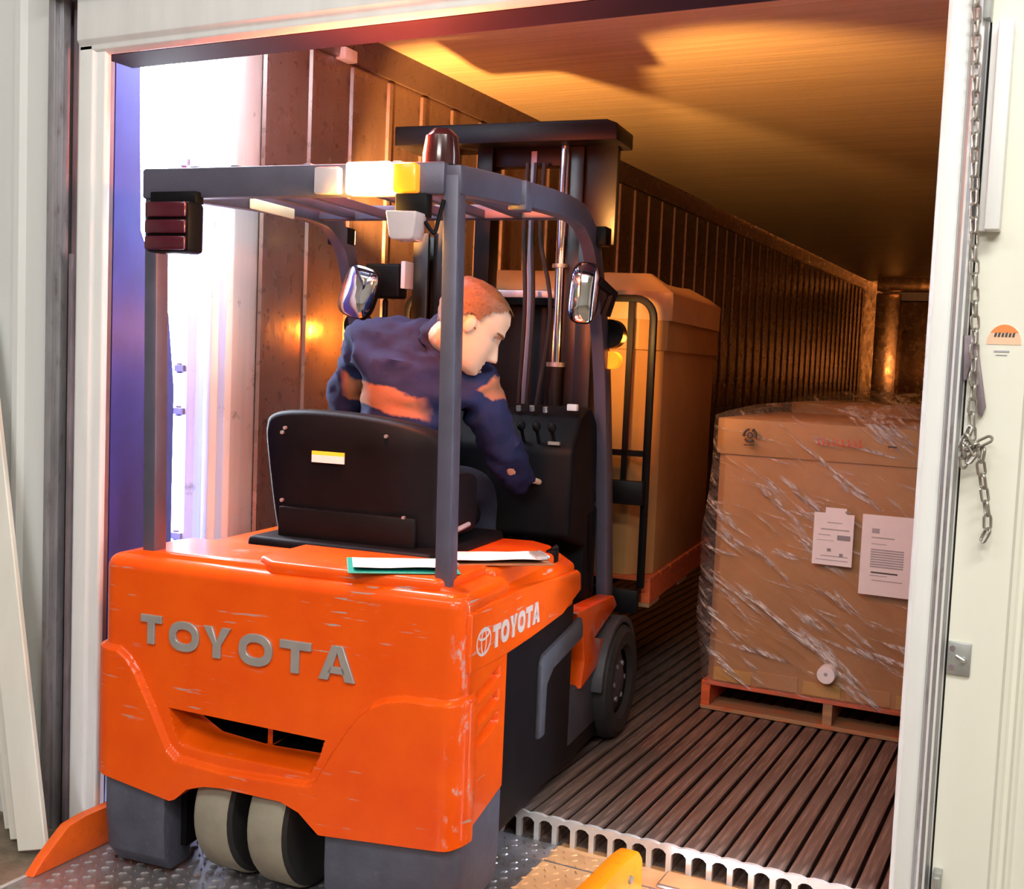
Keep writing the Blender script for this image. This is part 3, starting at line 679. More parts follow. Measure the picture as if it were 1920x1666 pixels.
# front lamps on the legs
for s in (1, -1):
    h = put('head_lamp', MB(BLACK).cyl((s*.545, 1.44, 1.62), (s*.545, 1.50, 1.62), .055, 24), fk)
    put('lamp_glass', MB(HEADL).lathe([(0, .02), (.03, .016), (.05, 0)], (s*.545, 1.50, 1.62), 'y', 24), h, label='lit warm headlamp glass')
    put('amber_lens', MB(LENS_A).cyl((s*.55, 1.455, 1.52), (s*.55, 1.51, 1.52), .034, 18), h, label='glowing amber indicator')
    h = put('work_light', BX(BLACK, s*.53-.045, s*.53+.045, 1.24, 1.31, 1.93, 2.0), fk, .008)
    put('lamp_glass', BX(HEADL, s*.53-.04, s*.53+.04, 1.31, 1.318, 1.938, 1.992), h, .003, label='lit warm work light glass')
# mirrors
def mirror(c, wd, h, tilt, yaw, nm='mirror', mat=MIRROR, d=.045):
    mb = MB([BLACK]); mg = MB([mat]); n = 28
    def out(sx, sz): return [(sx*math.copysign(abs(cos(2*pi*k/n))**.6, cos(2*pi*k/n)), sz*math.copysign(abs(sin(2*pi*k/n))**.6, sin(2*pi*k/n))) for k in range(n)]
    mb.prism(out(wd/2, h/2), 1, 0, d); 
    vs = []; 
    for (k, y) in ((1, 0), (.9, -.006), (.6, -.014), (.25, -.018)): vs += [(p[0]*k, y, p[1]*k) for p in out(wd/2*.95, h/2*.96)]
    fs = [(r*n+i, r*n+(i+1) % n, (r+1)*n+(i+1) % n, (r+1)*n+i) for r in range(3) for i in range(n)]+[tuple(3*n+i for i in range(n))]
    mg.add(vs, fs)
    T = Matrix.Translation(c) @ Matrix.Rotation(RAD(yaw), 4, 'Z') @ Matrix.Rotation(RAD(tilt), 4, 'Y')
    mb.v = [T @ p for p in mb.v]; mg.v = [T @ p for p in mg.v]
    o = put(nm, mb, fk, .008, 2, 40); put('mirror_glass', mg, o, smooth=60); return o
mirror((.512, 1.2, 1.757), .108, .222, 4, 14, d=.05)
put('mirror_arm', MB(BLACK).tube([(.52, 1.25, 1.76), (.53, 1.40, 1.74)], .012, 8).tube([(.56, 1.22, 1.80), (.60, 1.27, 1.76), (.575, 1.27, 1.68)], .02, 8), fk)
mirror((-.435, 1.25, 1.748), .15, .21, 17, 8)
put('mirror_arm', MB(BLACK).tube([(-.44, 1.28, 1.74), (-.49, 1.38, 1.70)], .012, 8), fk)
m2 = put('fan', MB(BLACK).box(-.50, -.34, 1.42, 1.50, 1.735, 1.875).cyl((-.42, 1.46, 1.735), (-.42, 1.46, 1.60), .012), fk, .025, 3, label='black box on a stalk by the left mirror')
put('side_plate', BX(LABELW, -.335, -.315, 1.42, 1.5, 1.775, 1.885), m2, .003, label='pale strip on its edge')
# seat
def seat_back():
    outl = [(-.262, .845), (-.30, .97), (-.345, 1.20), (-.345, 1.262), (-.325, 1.292), (-.26, 1.310), (-.14, 1.318), (.0, 1.314), (.13, 1.302), (.23, 1.282), (.285, 1.255), (.305, 1.20), (.295, 1.0), (.27, .845)]
    P = [Vector((p[0], 0, p[1])) for p in outl]; path = smoothpath(P+[P[0]], 5)[:-1]
    n = len(path); mb = MB(BLACK); cx, cz = -.02, 1.08; vs = []
    lay = [(0, .012), (.55, .004), (.93, 0), (.985, .012), (1, .035), (1, .075), (.97, .10), (.85, .112), (0, .10)]
    for (k, y) in lay:
        for p in path:
            x = cx+(p.x-cx)*k; z = cz+(p.z-cz)*k
            vs.append((x, .43+y+.55*max(0, abs(x+.02)-.12)**2*2.2+(z-1.08)*-.03, z))
    fs = [(r*n+i, r*n+(i+1) % n, (r+1)*n+(i+1) % n, (r+1)*n+i) for r in range(len(lay)-1) for i in range(n)]
    return mb.add(vs, fs)
sb = put('seat_back', seat_back(), fk, smooth=50, weld=True, label='black plastic seat shell')
put('warning_label', MB(LABELW).box(-.132, -.015, .4225, .428, 1.152, 1.176), sb, label='white seat label')
put('warning_label', MB(LABELY).box(-.132, -.015, .4225, .428, 1.176, 1.188), sb, label='yellow strip of the label')
put('back_panel', MB(BLACKM).prism([(-.25, .88), (-.25, 1.0), (.24, 1.0), (.24, .88)], 1, .420, .44), sb, .006)
for u, z in ((-.235, 1.255), (-.245, 1.24), (-.24, 1.02), (.20, 1.0), (.13, 1.25)): put('screw', MB(STEEL).cyl((u, .43, z), (u, .421, z), .006, 10), sb)
put('backrest_cushion', MB(BLACK).box(-.24, .21, .51, .56, .95, 1.27), fk, .04, 3)
put('seat_cushion', MB(BLACK).box(-.26, .24, .50, 1.0, .905, 1.0), fk, .04, 3)
put('hip_restraint', MB(BLACK).box(.24, .30, .50, .80, .92, 1.12), fk, .03, 3)
put('recline_lever', MB(STEEL).cyl((.30, .50, .93), (.33, .50, .95), .016).tube([(.32, .5, .95), (.34, .62, .97)], .008, 8), fk)
for u in (-.235, -.17): put('seat_slide', MB(BLACK).cyl((u, .40, .875), (u+.05, .40, .868), .026, 16), fk, .004)
# dash, wheel, levers
put('dash', MB(BLACK).prism([(1.18, .86), (1.20, 1.18), (1.30, 1.31), (1.42, 1.34), (1.52, 1.26), (1.54, .50), (1.42, .50), (1.40, .80)], 0, -.48, .50), fk, .02, 3)
put('cowl', BX(BLACK, -.5, .5, 1.40, 1.56, .48, .95), fk, .02)
for u, z, m in ((.248, 1.327, GALV), (.302, 1.329, GALV), (.355, 1.327, GALV)): put('push_button', MB(m).cyl((u, 1.29, z-.012), (u, 1.285, z+.006), .010, 12), fk)
put('dash_switch', BX(LABELW, .44, .48, 1.28, 1.305, 1.325, 1.35), fk, .004, label='small pale switch')
st = put('steering_wheel', MB(BLACK).tube([(-.12+.17*cos(2*pi*k/28), 1.12+.13*sin(2*pi*k/28), 1.18+.09*sin(2*pi*k/28)) for k in range(28)], .014, 8, 0, True).tube([(-.12, 1.12, 1.18), (-.12, 1.26, 1.02)], .03, 12).tube([(-.29, 1.12, 1.18), (.05, 1.12, 1.18)], .011, 8), fk)
for k in range(3):
    put('control_lever', MB(BLACK).tube([(.30+.06*k, 1.24, 1.17), (.30+.06*k, 1.18, 1.26)], .007, 8).ell((.30+.06*k, 1.18, 1.265), (.016, .016, .02)), fk)
put('lever_plate', BX(GALV, .40, .445, 1.20, 1.215, 1.20, 1.212), fk)
# mast
for s in (1, -1):
    c0 = .02
    put('mast_rail', MB(MASTM).prism([(c0+s*.40, 1.62), (c0+s*.33, 1.62), (c0+s*.33, 1.64), (c0+s*.38, 1.64), (c0+s*.38, 1.74), (c0+s*.33, 1.74), (c0+s*.33, 1.76), (c0+s*.40, 1.76)], 2, .12, 2.02), fk, .003)
    put('inner_mast_rail', MB(MASTM).prism([(c0+s*.325, 1.66), (c0+s*.265, 1.66), (c0+s*.265, 1.68), (c0+s*.305, 1.68), (c0+s*.305, 1.77), (c0+s*.265, 1.77), (c0+s*.265, 1.79), (c0+s*.325, 1.79)], 2, .3, 2.37), fk, .003)
    cy = put('lift_cylinder', MB(CHROME).cyl((c0+s*.245, 1.66, 1.49), (c0+s*.245, 1.66, 2.37), .022, 20), fk)
    put('cylinder_barrel', MB(MASTM).cyl((c0+s*.245, 1.66, .2), (c0+s*.245, 1.66, 1.49), .036, 20), cy)
    put('cylinder_collar', MB(GALV).cyl((c0+s*.245, 1.66, 1.485), (c0+s*.245, 1.66, 1.503), .041, 20).cyl((c0+s*.245, 1.66, 1.885), (c0+s*.245, 1.66, 1.90), .034, 20), cy)
    put('lift_chain', MB(STEEL_DK).box(c0+s*.10-.012, c0+s*.10+.012, 1.69, 1.70, .5, 2.36), fk)
    put('tilt_cylinder', MB(MASTM).cyl((s*.36, 1.3, .56), (s*.36, 1.62, .70), .035, 16), fk)
put('mast_back_plate', MB(BLACKM).box(-.30, .36, 1.845, 1.858, .5, 1.79).box(-.30, .36, 1.80, 1.845, 1.74, 1.79), fk, .004)
put('mast_top_plate', MB(BLACKM).prism([(-.455, 2.372), (-.455, 2.452), (.46, 2.452), (.505, 2.435), (.505, 2.372)], 1, 1.56, 1.80), fk, .006)
put('mast_side_plate', MB(BLACKM).box(.245, .478, 1.68, 1.72, 1.98, 2.38), fk, .004)
put('mast_cross_member', MB(BLACKM).box(-.13, .25, 1.70, 1.76, 2.30, 2.375).box(-.12, -.05, 1.66, 1.76, 1.75, 2.375), fk, .004)
put('mast_cross_member', MB(STEEL).box(-.31, .34, 1.70, 1.73, 1.765, 1.795), fk, .004, label='worn bare steel cross bar')
put('mast_cross_member', BX(MASTM, -.38, .42, 1.78, 1.84, .30, .42), fk, .004)
for k in range(3):
    u = .12+.035*k
    put('hydraulic_hose', MB(RUBBER).tube(smoothpath([(u, 1.62, 2.3), (u+.005, 1.60, 2.0), (u+.02+.04*(k == 2), 1.60, 1.7), (u, 1.62, 1.2), (u, 1.64, .6)], 5), .009, 8), fk)
# carriage, load guard, forks
put('carriage', MB(BLACKM).box(-.55, .60, 1.86, 1.90, .92, 1.02).box(-.55, .60, 1.86, 1.90, .46, .56).box(-.35, -.29, 1.83, 1.87, .46, 1.02).box(.30, .36, 1.83, 1.87, .46, 1.02), fk, .004)
lg = put('load_guard', MB(BLACKM).tube([(.595, 1.93, .56), (.595, 1.93, 1.68)]+[(.515+.08*cos(RAD(a)), 1.93, 1.70+.085*sin(RAD(a))) for a in range(0, 91, 15)]+[(.45, 1.93, 1.785)]+[(-.45, 1.93, 1.785)]+[(-.465-.08*sin(RAD(a)), 1.93, 1.70+.085*cos(RAD(a))) for a in range(0, 91, 15)]+[(-.545, 1.93, .56)], 0, sect=rect(.03, .026)), fk, .004)
for u in (-.33, -.12, .09, .30, .498): put('guard_bar', BX(BLACKM, u-.012, u+.012, 1.922, 1.94, .95, 1.79), lg)
put('guard_bar', BX(BLACKM, -.545, .595, 1.922, 1.94, 1.12, 1.145), lg)
for s in (-.27, .27): put('fork', MB(BLACKM).prism([(1.90, 1.0), (1.94, 1.0), (1.945, .49), (3.1, .462), (3.1, .455), (1.90, .44)], 0, s-.05, s+.05), fk, .003)

# working lamps: their light
def fl(u, v, z): return fw(u, v, z)
point('strobe_glow', fl(.27, .13, 2.085), 85, (1, .12, .04), .05)
point('strobe_glow', fl(.27, .03, 1.895), 15, (1, .48, .08), .04)
for s in (1, -1):
    spot('work_light_beam', fl(s*.53, 1.34, 1.985), fl(1.1, 3.3, 2.90) if s > 0 else fl(-.25, 3.0, 2.80), 170 if s > 0 else 360, (1, .44, .11), 80, .7, .03)
    spot('head_lamp_beam', fl(s*.545, 1.535, 1.62), fl(s*.4, 3, 1.55), 18, (1, .50, .14), 110, .8, .03)
    point('indicator_glow', fl(s*.60, 1.50, 1.60), 2.2 if s > 0 else 10, (1, .30, .03), .02)

# =================================================================== DRIVER
def skin_mesh(name, V, Ed, R, root=0, sub=2):
    me = bpy.data.meshes.new(name); me.from_pydata([tuple(v) for v in V], Ed, [])
    o = bpy.data.objects.new(name, me); COL.objects.link(o)
    o.modifiers.new('s', 'SKIN'); 
    for i, r in enumerate(R):
        sv = me.skin_vertices[0].data[i]; sv.radius = r if isinstance(r, tuple) else (r, r); sv.use_root = (i == root)
    m = o.modifiers.new('d', 'SUBSURF'); m.levels = sub; m.render_levels = sub
    dg = bpy.context.evaluated_depsgraph_get(); ev = o.evaluated_get(dg); out = bpy.data.meshes.new_from_object(ev)
    bpy.data.objects.remove(o); bpy.data.meshes.remove(me); return out
def me_to_mb(me, mb, T=None, m=0):
    mb.add([(T @ v.co) if T else v.co.copy() for v in me.vertices], [list(p.vertices) for p in me.polygons], m)
HT = [(-.118, .076, .010, .020), (-.110, .090, -.012, .034), (-.095, .096, -.030, .046), (-.075, .094, -.048, .055), (-.055, .093, -.062, .061), (-.03, .092, -.082, .066), (0, .089, -.097, .071), (.03, .094, -.103, .075), (.06, .092, -.102, .077), (.085, .078, -.092, .070), (.102, .052, -.070, .054), (.112, .024, -.042, .034), (.117, .0, -.015, .010)]
def hcol(z, k):
    return lerp([(r[0], r[k]) for r in HT], z)
def head_pt(z, a, grow=0):
    xf, xb, wd = hcol(z, 1)+grow, hcol(z, 2)-grow, hcol(z, 3)+grow
    c = (xf+xb)/2-.005; ca, sa = cos(a), sin(a)
    x = c+(xf-c)*math.copysign(abs(ca)**.88, ca) if ca >= 0 else c-(c-xb)*abs(ca)
    y = wd*math.copysign(abs(sa)**.95, sa)
    if ca > 0 and grow == 0:
        g = lambda d, s: math.exp(-(d/s)**2)
        nz = lerp([(-.058, 0), (-.047, .028), (-.040, .036), (-.030, .029), (-.005, .014), (.012, .006), (.02, 0)], z)
        x += nz*g(y, .013)                                     # nose
        x += .009*g(z-.022, .009)*g(abs(y)-.030, .022)         # brow
        x -= .012*g(z-.002, .012)*g(abs(y)-.032, .015)         # eye sockets
        x += .008*(g(z+.067, .005)+g(z+.080, .006))*g(y, .020)   # lips
        x -= .009*g(z+.0735, .003)*g(y, .024)+.004*g(z+.088, .006)*g(y, .03)
        x += .006*g(z+.103, .010)*g(y, .018)                   # chin
        x += .004*g(z+.03, .02)*g(abs(y)-.045, .014)           # cheekbones
    return Vector((x, y, z))
def person():
    base = (0, .74, 1.0)
    pr = fthing('person', 'driver in navy jacket and short auburn hair leaning right in forklift seat', 'person', base)
    O = off(base); S = 1.2
    # head frame: looking to the right and down
    hf = Vector((.83, .56, 0)).normalized(); pit = RAD(35)
    F = hf*cos(pit)-Vector((0, 0, 1))*sin(pit); U = hf*sin(pit)+Vector((0, 0, 1))*cos(pit); Lf = U.cross(F)
    hc = Vector((.268, .74, 1.618))
    H = Matrix((F*S, Lf*S, U*S)).transposed().to_4x4(); H.translation = hc
    zs = [-.118+.235*i/46 for i in range(47)]; n = 64
    head = MB(SKIN); vs = []; fs = []
    for z in zs:
        for k in range(n): vs.append(H @ head_pt(z, 2*pi*k/n))
    for i in range(46):
        for k in range(n): fs.append((i*n+k, i*n+(k+1) % n, (i+1)*n+(k+1) % n, (i+1)*n+k))
    fs += [tuple(range(n))[::-1], tuple(46*n+k for k in range(n))]
    # body skeleton (u, v, z)
    nk = H @ Vector((-.035, 0, -.075)); nk2 = H @ Vector((-.02, 0, -.02))
    J = {'pel': (-.02, .73, 1.06), 'sp1': (0, .74, 1.19), 'sp2': (.035, .77, 1.35), 'ch': (.065, .79, 1.475), 'nb': (.155, .80, 1.55), 'nk': nk, 'hd': nk2,
         'ls': (-.13, .745, 1.53), 'le': (-.235, .80, 1.275), 'lw': (-.16, 1.03, 1.215), 'rs': (.27, .84, 1.40), 're': (.34, .97, 1.14), 'rw': (.33, 1.13, 1.06),
         'lh': (-.12, .76, 1.04), 'lk': (-.17, 1.17, 1.03), 'la': (-.18, 1.26, .60), 'lt': (-.18, 1.38, .55), 'rh': (.08, .76, 1.04), 'rk': (.14, 1.17, 1.03), 'ra': (.16, 1.26, .60), 'rt': (.16, 1.38, .55)}
    order = list(J); idx = {k: i for i, k in enumerate(order)}
    E_ = [('pel', 'sp1'), ('sp1', 'sp2'), ('sp2', 'ch'), ('ch', 'nb'), ('nb', 'nk'), ('nk', 'hd'), ('ch', 'ls'), ('ls', 'le'), ('le', 'lw'), ('ch', 'rs'), ('rs', 're'), ('re', 'rw'),
          ('pel', 'lh'), ('lh', 'lk'), ('lk', 'la'), ('la', 'lt'), ('pel', 'rh'), ('rh', 'rk'), ('rk', 'ra'), ('ra', 'rt')]
    Rb = dict(pel=.14, sp1=.13, sp2=.135, ch=.13, nb=.075, nk=.062, hd=.06, ls=.065, le=.045, lw=.030, rs=.065, re=.045, rw=.030, lh=.085, lk=.060, la=.042, lt=.035, rh=.085, rk=.060, ra=.042, rt=.035)
    V = [Vector(J[k]) for k in order]; Ed = [(idx[a], idx[b]) for a, b in E_]; R = [Rb[k] for k in order]
    # hands: palm and five bent fingers closing on the wheel / lever
    for wkey, tgt, side in (('lw', Vector((.55, .75, -.1)), 1), ('rw', Vector((-.05, .9, .2)), -1)):
        d = tgt.normalized(); wpos = Vector(J[wkey]); acr = d.cross(Vector((0, 0, 1))).normalized(); nn = acr.cross(d)
        pi_ = len(V); V.append(wpos+d*.055); R.append((.030, .020)); Ed.append((idx[wkey], pi_))
        for q, (o2, ln) in enumerate(((-.030, .066), (-.010, .076), (.010, .072), (.030, .058))):
            a0 = wpos+d*.095+acr*o2; i0 = len(V)
            V += [a0, a0+d*ln*.45-nn*.012, a0+d*ln*.62-nn*.042, a0+d*ln*.35-nn*.062]; R += [.0105, .0098, .009, .008]
            Ed += [(pi_, i0), (i0, i0+1), (i0+1, i0+2), (i0+2, i0+3)]
        i0 = len(V); V += [wpos+d*.035-acr*.035*side, wpos+d*.075-acr*.055*side-nn*.02, wpos+d*.10-acr*.045*side-nn*.04]; R += [.013, .011, .009]
        Ed += [(pi_, i0), (i0, i0+1), (i0+1, i0+2)]
    bodyme = skin_mesh('body', V, Ed, R)
    mb = MB(SKIN); me_to_mb(bodyme, mb); mb.add(vs, fs)
    for s in (1, -1):
        mb.ell(H @ Vector((-.012, s*.074, -.012)), (.017*S, .027*S, .008*S), 14, 8, R=Matrix((F, U, Lf)).transposed())
    mb.v = [O @ p for p in mb.v]
    tmp = link('tmp', mb.mesh('body', smooth=0)); rm_ = tmp.modifiers.new('r', 'REMESH'); rm_.mode = 'VOXEL'; rm_.voxel_size = .0043; rm_.use_smooth_shade = True
    sm = tmp.modifiers.new('sm', 'SMOOTH'); sm.factor = .4; sm.iterations = 1
    me = bpy.data.meshes.new_from_object(tmp.evaluated_get(bpy.context.evaluated_depsgraph_get())); bpy.data.objects.remove(tmp)
    me.name = 'body'; me.materials.clear(); me.materials.append(SKIN); me.shade_smooth(); link('body', me, pr)
    # hair
    hb = MB(HAIR); vs = []; ok = {}
    for i, z in enumerate(zs):
        for k in range(n):
            a = 2*pi*k/n; p = head_pt(z, a, .009); nn = noise.noise(p*60)*.0035
            c_ = Vector((0, 0, .02)); p += (p-c_).normalized()*nn; vs.append(O @ (H @ p))
            x, y = p.x, p.y
            hl = lerp([(-.12, -.062), (-.08, -.055), (-.055, -.035), (-.03, .012), (-.012, .018), (-.004, -.018), (.014, -.022), (.018, .045), (.045, .066), (.06, .078), (.08, .087), (.11, .092)], x)
            ok[(i, k)] = z > hl+noise.noise(p*40)*.006
    fs = []
    for i in range(46):
        for k in range(n):
            kk = (k+1) % n
            if ok[(i, k)] and ok[(i, kk)] and ok[(i+1, k)] and ok[(i+1, kk)]: fs.append((i*n+k, i*n+kk, (i+1)*n+kk, (i+1)*n+k))
    fs.append(tuple(46*n+k for k in range(n)))
    hb.add(vs, fs); put('hair', hb, pr, smooth=60)
    # eyes and brows
    for s in (1, -1):
        e = MB(EYEW).ell(O @ (H @ Vector((.0635, s*.031, -.001))), (.0115*S,)*3, 14, 10); put('eye', e, pr)
        b = MB(HAIR).tube([O @ (H @ (head_pt(.021-.003*abs(t-1), s*(.22+.15*t)*1.6)+Vector((.002, 0, 0)))) for t in (0, .5, 1, 1.5, 2)], [.003, .0045, .0045, .004, .002], 6); put('eyebrow', b, pr)
    # jacket: fuller than the body, folds pushed in with noise
    JK = ['pel', 'sp1', 'sp2', 'ch', 'nb', 'nk', 'ls', 'le', 'lw', 'rs', 're', 'rw']; ji = {k: i for i, k in enumerate(JK)}
    V = [Vector(J[k]) for k in JK]; V[ji['nk']] = Vector(J['nb']).lerp(nk, .85)
    Rj = dict(pel=.175, sp1=.17, sp2=.175, ch=.165, nb=.112, nk=.098, ls=.098, le=.080, lw=.060, rs=.098, re=.080, rw=.060)
    Ed = [(ji[a], ji[b]) for a, b in E_ if a in ji and b in ji]
    jm = skin_mesh('jacket', V, Ed, [Rj[k] for k in JK], 0, 3)
    jm.update(); nv = [v.normal.copy() for v in jm.vertices]
    mb = MB([NAVY]); vs = []
    for v, nr in zip(jm.vertices, nv):
        p = v.co; q = Vector((p.x*7, p.y*7, p.z*11)); f = noise.noise(q)*.016+noise.noise(q*2.3)*.009-abs(noise.noise(q*1.4+Vector((3, 1, 7))))*.034+abs(noise.noise(q*2.6+Vector((1, 4, 2))))*.016
        vs.append(O @ (p+nr*f))
    mb.add(vs, [list(p.vertices) for p in jm.polygons])
    put('jacket', mb, pr, smooth=70, label='navy work jacket with tan patches')
    TK = ['pel', 'lh', 'lk', 'la', 'rh', 'rk', 'ra']; ti = {k: i for i, k in enumerate(TK)}
    tm = skin_mesh('trousers', [Vector(J[k]) for k in TK], [(ti[a], ti[b]) for a, b in E_ if a in ti and b in ti], [.165, .11, .082, .07, .11, .082, .07])
    mb = MB(TROUS); me_to_mb(tm, mb, O); put('trousers', mb, pr, smooth=70)
    for k in ('l', 'r'):
        a, t = Vector(J[k+'a']), Vector(J[k+'t'])
        put('shoe', MB(BLACK).ell(O @ (a.lerp(t, .55)+Vector((0, 0, -.005))), (.052, .135, .05), 16, 10).box(*[c for c in (0, 0, 0, 0, 0, 0)]) if False else MB(BLACK).ell(O @ (a.lerp(t, .55)), (.052, .14, .055), 16, 10), pr)
person()

# =================================================================== CLIPBOARDS
def clipboard(label, c, rot, m, tilt=0, grp=None):
    o = fthing('clipboard', label, 'clipboard', c, 'clipboards on the forklift'); o.rotation_euler = (RAD(tilt), 0, HEAD+RAD(rot))
    put('board', MB(m).box(-.115, .115, -.155, .155, 0, .004), o, .0015, 1)
    mb = MB(LABELW); g = 9; vs = []
    for i in range(g):
        for j in range(g):
            x = -.10+.20*i/(g-1); y = -.14+.27*j/(g-1); vs.append((x, y, .006+.012*max(0, (i/(g-1)-.55))**2*4+.004*noise.noise(Vector((x*9, y*9, 2)))))
    mb.add(vs, [(i*g+j, (i+1)*g+j, (i+1)*g+j+1, i*g+j+1) for i in range(g-1) for j in range(g-1)])
    put('paper', mb, o, label='white sheet')
    put('clip', MB(GALV).box(-.05, .05, .118, .150, .006, .016).cyl((-.05, .152, .014), (.05, .152, .014), .006, 10), o, .002)
    return o
clipboard('teal clipboard with crumpled white sheet lying behind the seat', (.335, .15, .904), -60, TEAL)
clipboard('brown clipboard with curled white sheet right of the grey guard post', (.505, .445, .8985), -55, CLIPB, 0)

# =================================================================== PALLET LOADS
def pallet(parent, x0, x1, y0, y1, z0, z1, m):
    h = z1-z0; t = .018
    def pb(nm, *a): return put(nm, BX(m, *a), parent, .002, 1)
    n = 7; wd = (y1-y0)/n
    for k in range(n): pb('deck_board', x0, x1, y0+k*wd+.006, y0+(k+1)*wd-.006, z1-t, z1)
    for k in (0, 3, 6): put('bottom_board', BX(WOOD_MX, x0, x1, y0+k*wd+.006, y0+(k+1)*wd-.006, z0, z0+t), parent, .002, 1)
    for xx in (x0, (x0+x1)/2-.02, x1-.04): put('stringer', BX(WOOD if xx > x0 and xx < x1-.05 else m, xx, xx+.04, y0+.008, y1-.008, z0+t, z1-t), parent, .002, 1)
def chamf(x0, x1, y0, y1, c): return [(x0+c, y0), (x1-c, y0), (x1, y0+c), (x1, y1-c), (x1-c, y1), (x0+c, y1), (x0, y1-c), (x0, y0+c)]
def film_shell(pts, z0, z1, amp=.010, seg=10, top=0.0, sag=None):
    # wavy shell round an outline, open at the bottom, domed on top
    n = len(pts); P = []
    for i in range(n):
        a, b = Vector(pts[i]).to_2d(), Vector(pts[(i+1) % n]).to_2d(); L_ = (b-a).length; k = max(1, int(L_/.03))
        for j in range(k): P.append(a.lerp(b, j/k))
    N_ = len(P); c = sum(P, Vector((0, 0)))/N_; vs = []; rows = 34
    for r in range(rows+1):
        z = z0+(z1-z0)*r/rows
        for p in P:
            d = (p-c).normalized(); q = Vector((p.x*3+z*2.2, p.y*3, z*5)); w_ = noise.noise(q)*amp+noise.noise(q*3.1)*amp*.4+.012
            x, y = p.x+d.x*w_, p.y+d.y*w_
            if sag: x, y = sag(x, y, z)
            vs.append((x, y, z))
    fs = [(r*N_+i, r*N_+(i+1) % N_, (r+1)*N_+(i+1) % N_, (r+1)*N_+i) for r in range(rows) for i in range(N_)]
    for k, dz in ((.93, .02), (.75, .05), (.4, .062), (.05, .065)):
        o = len(vs)
        for i, p in enumerate(P):
            q = Vector((p.x*4*k, p.y*4*k, 5)); vs.append((c.x+(p.x-c.x)*k, c.y+(p.y-c.y)*k, z1+(dz+noise.noise(q)*.02)*top))
        b = o-N_
        fs += [(b+i, b+(i+1) % N_, o+(i+1) % N_, o+i) for i in range(N_)]
    fs.append(tuple(range(len(vs)-N_, len(vs))))
    return vs, fs
def load(label, base, rz, wd, dp, hb, hl0, hl1, pal_h, pm, chm=.03, film=True, extra=None, topbulge=1.0):
    o = thing('pallet_load', label, 'pallet load', base, rz, 'palletised cartons in the trailer')
    pallet(o, 0, wd, 0, dp, 0, pal_h, pm)
    ct = put('carton', MB(CARTON).prism(chamf(.015, wd-.015, .015, dp-.015, chm), 2, pal_h, hl1-.01), o, .006)
    ld = put('carton_lid', MB(CARTON_D).prism(chamf(.002, wd-.002, .002, dp-.002, chm+.004), 2, hl0, hl1), o, .005)
    if film:
        def sag(x, y, z):
            k = max(0, min(1, (.12-x)/.12))*max(0, sin(pi*min(1, max(0, (z-.12)/.98)))); return x-.045*k*(.8+.3*noise.noise(Vector((y*3, z*6, 1)))), y-.006*k
        vs, fs = film_shell(chamf(-.002, wd+.002, -.002, dp+.002, chm+.01), pal_h-.01, hl1+.012, .009, top=topbulge, sag=sag)
        put('stretch_wrap', MB(FILM).add(vs, fs), o, smooth=60, label='clear crinkled stretch film')
    if extra: extra(o)
    return o
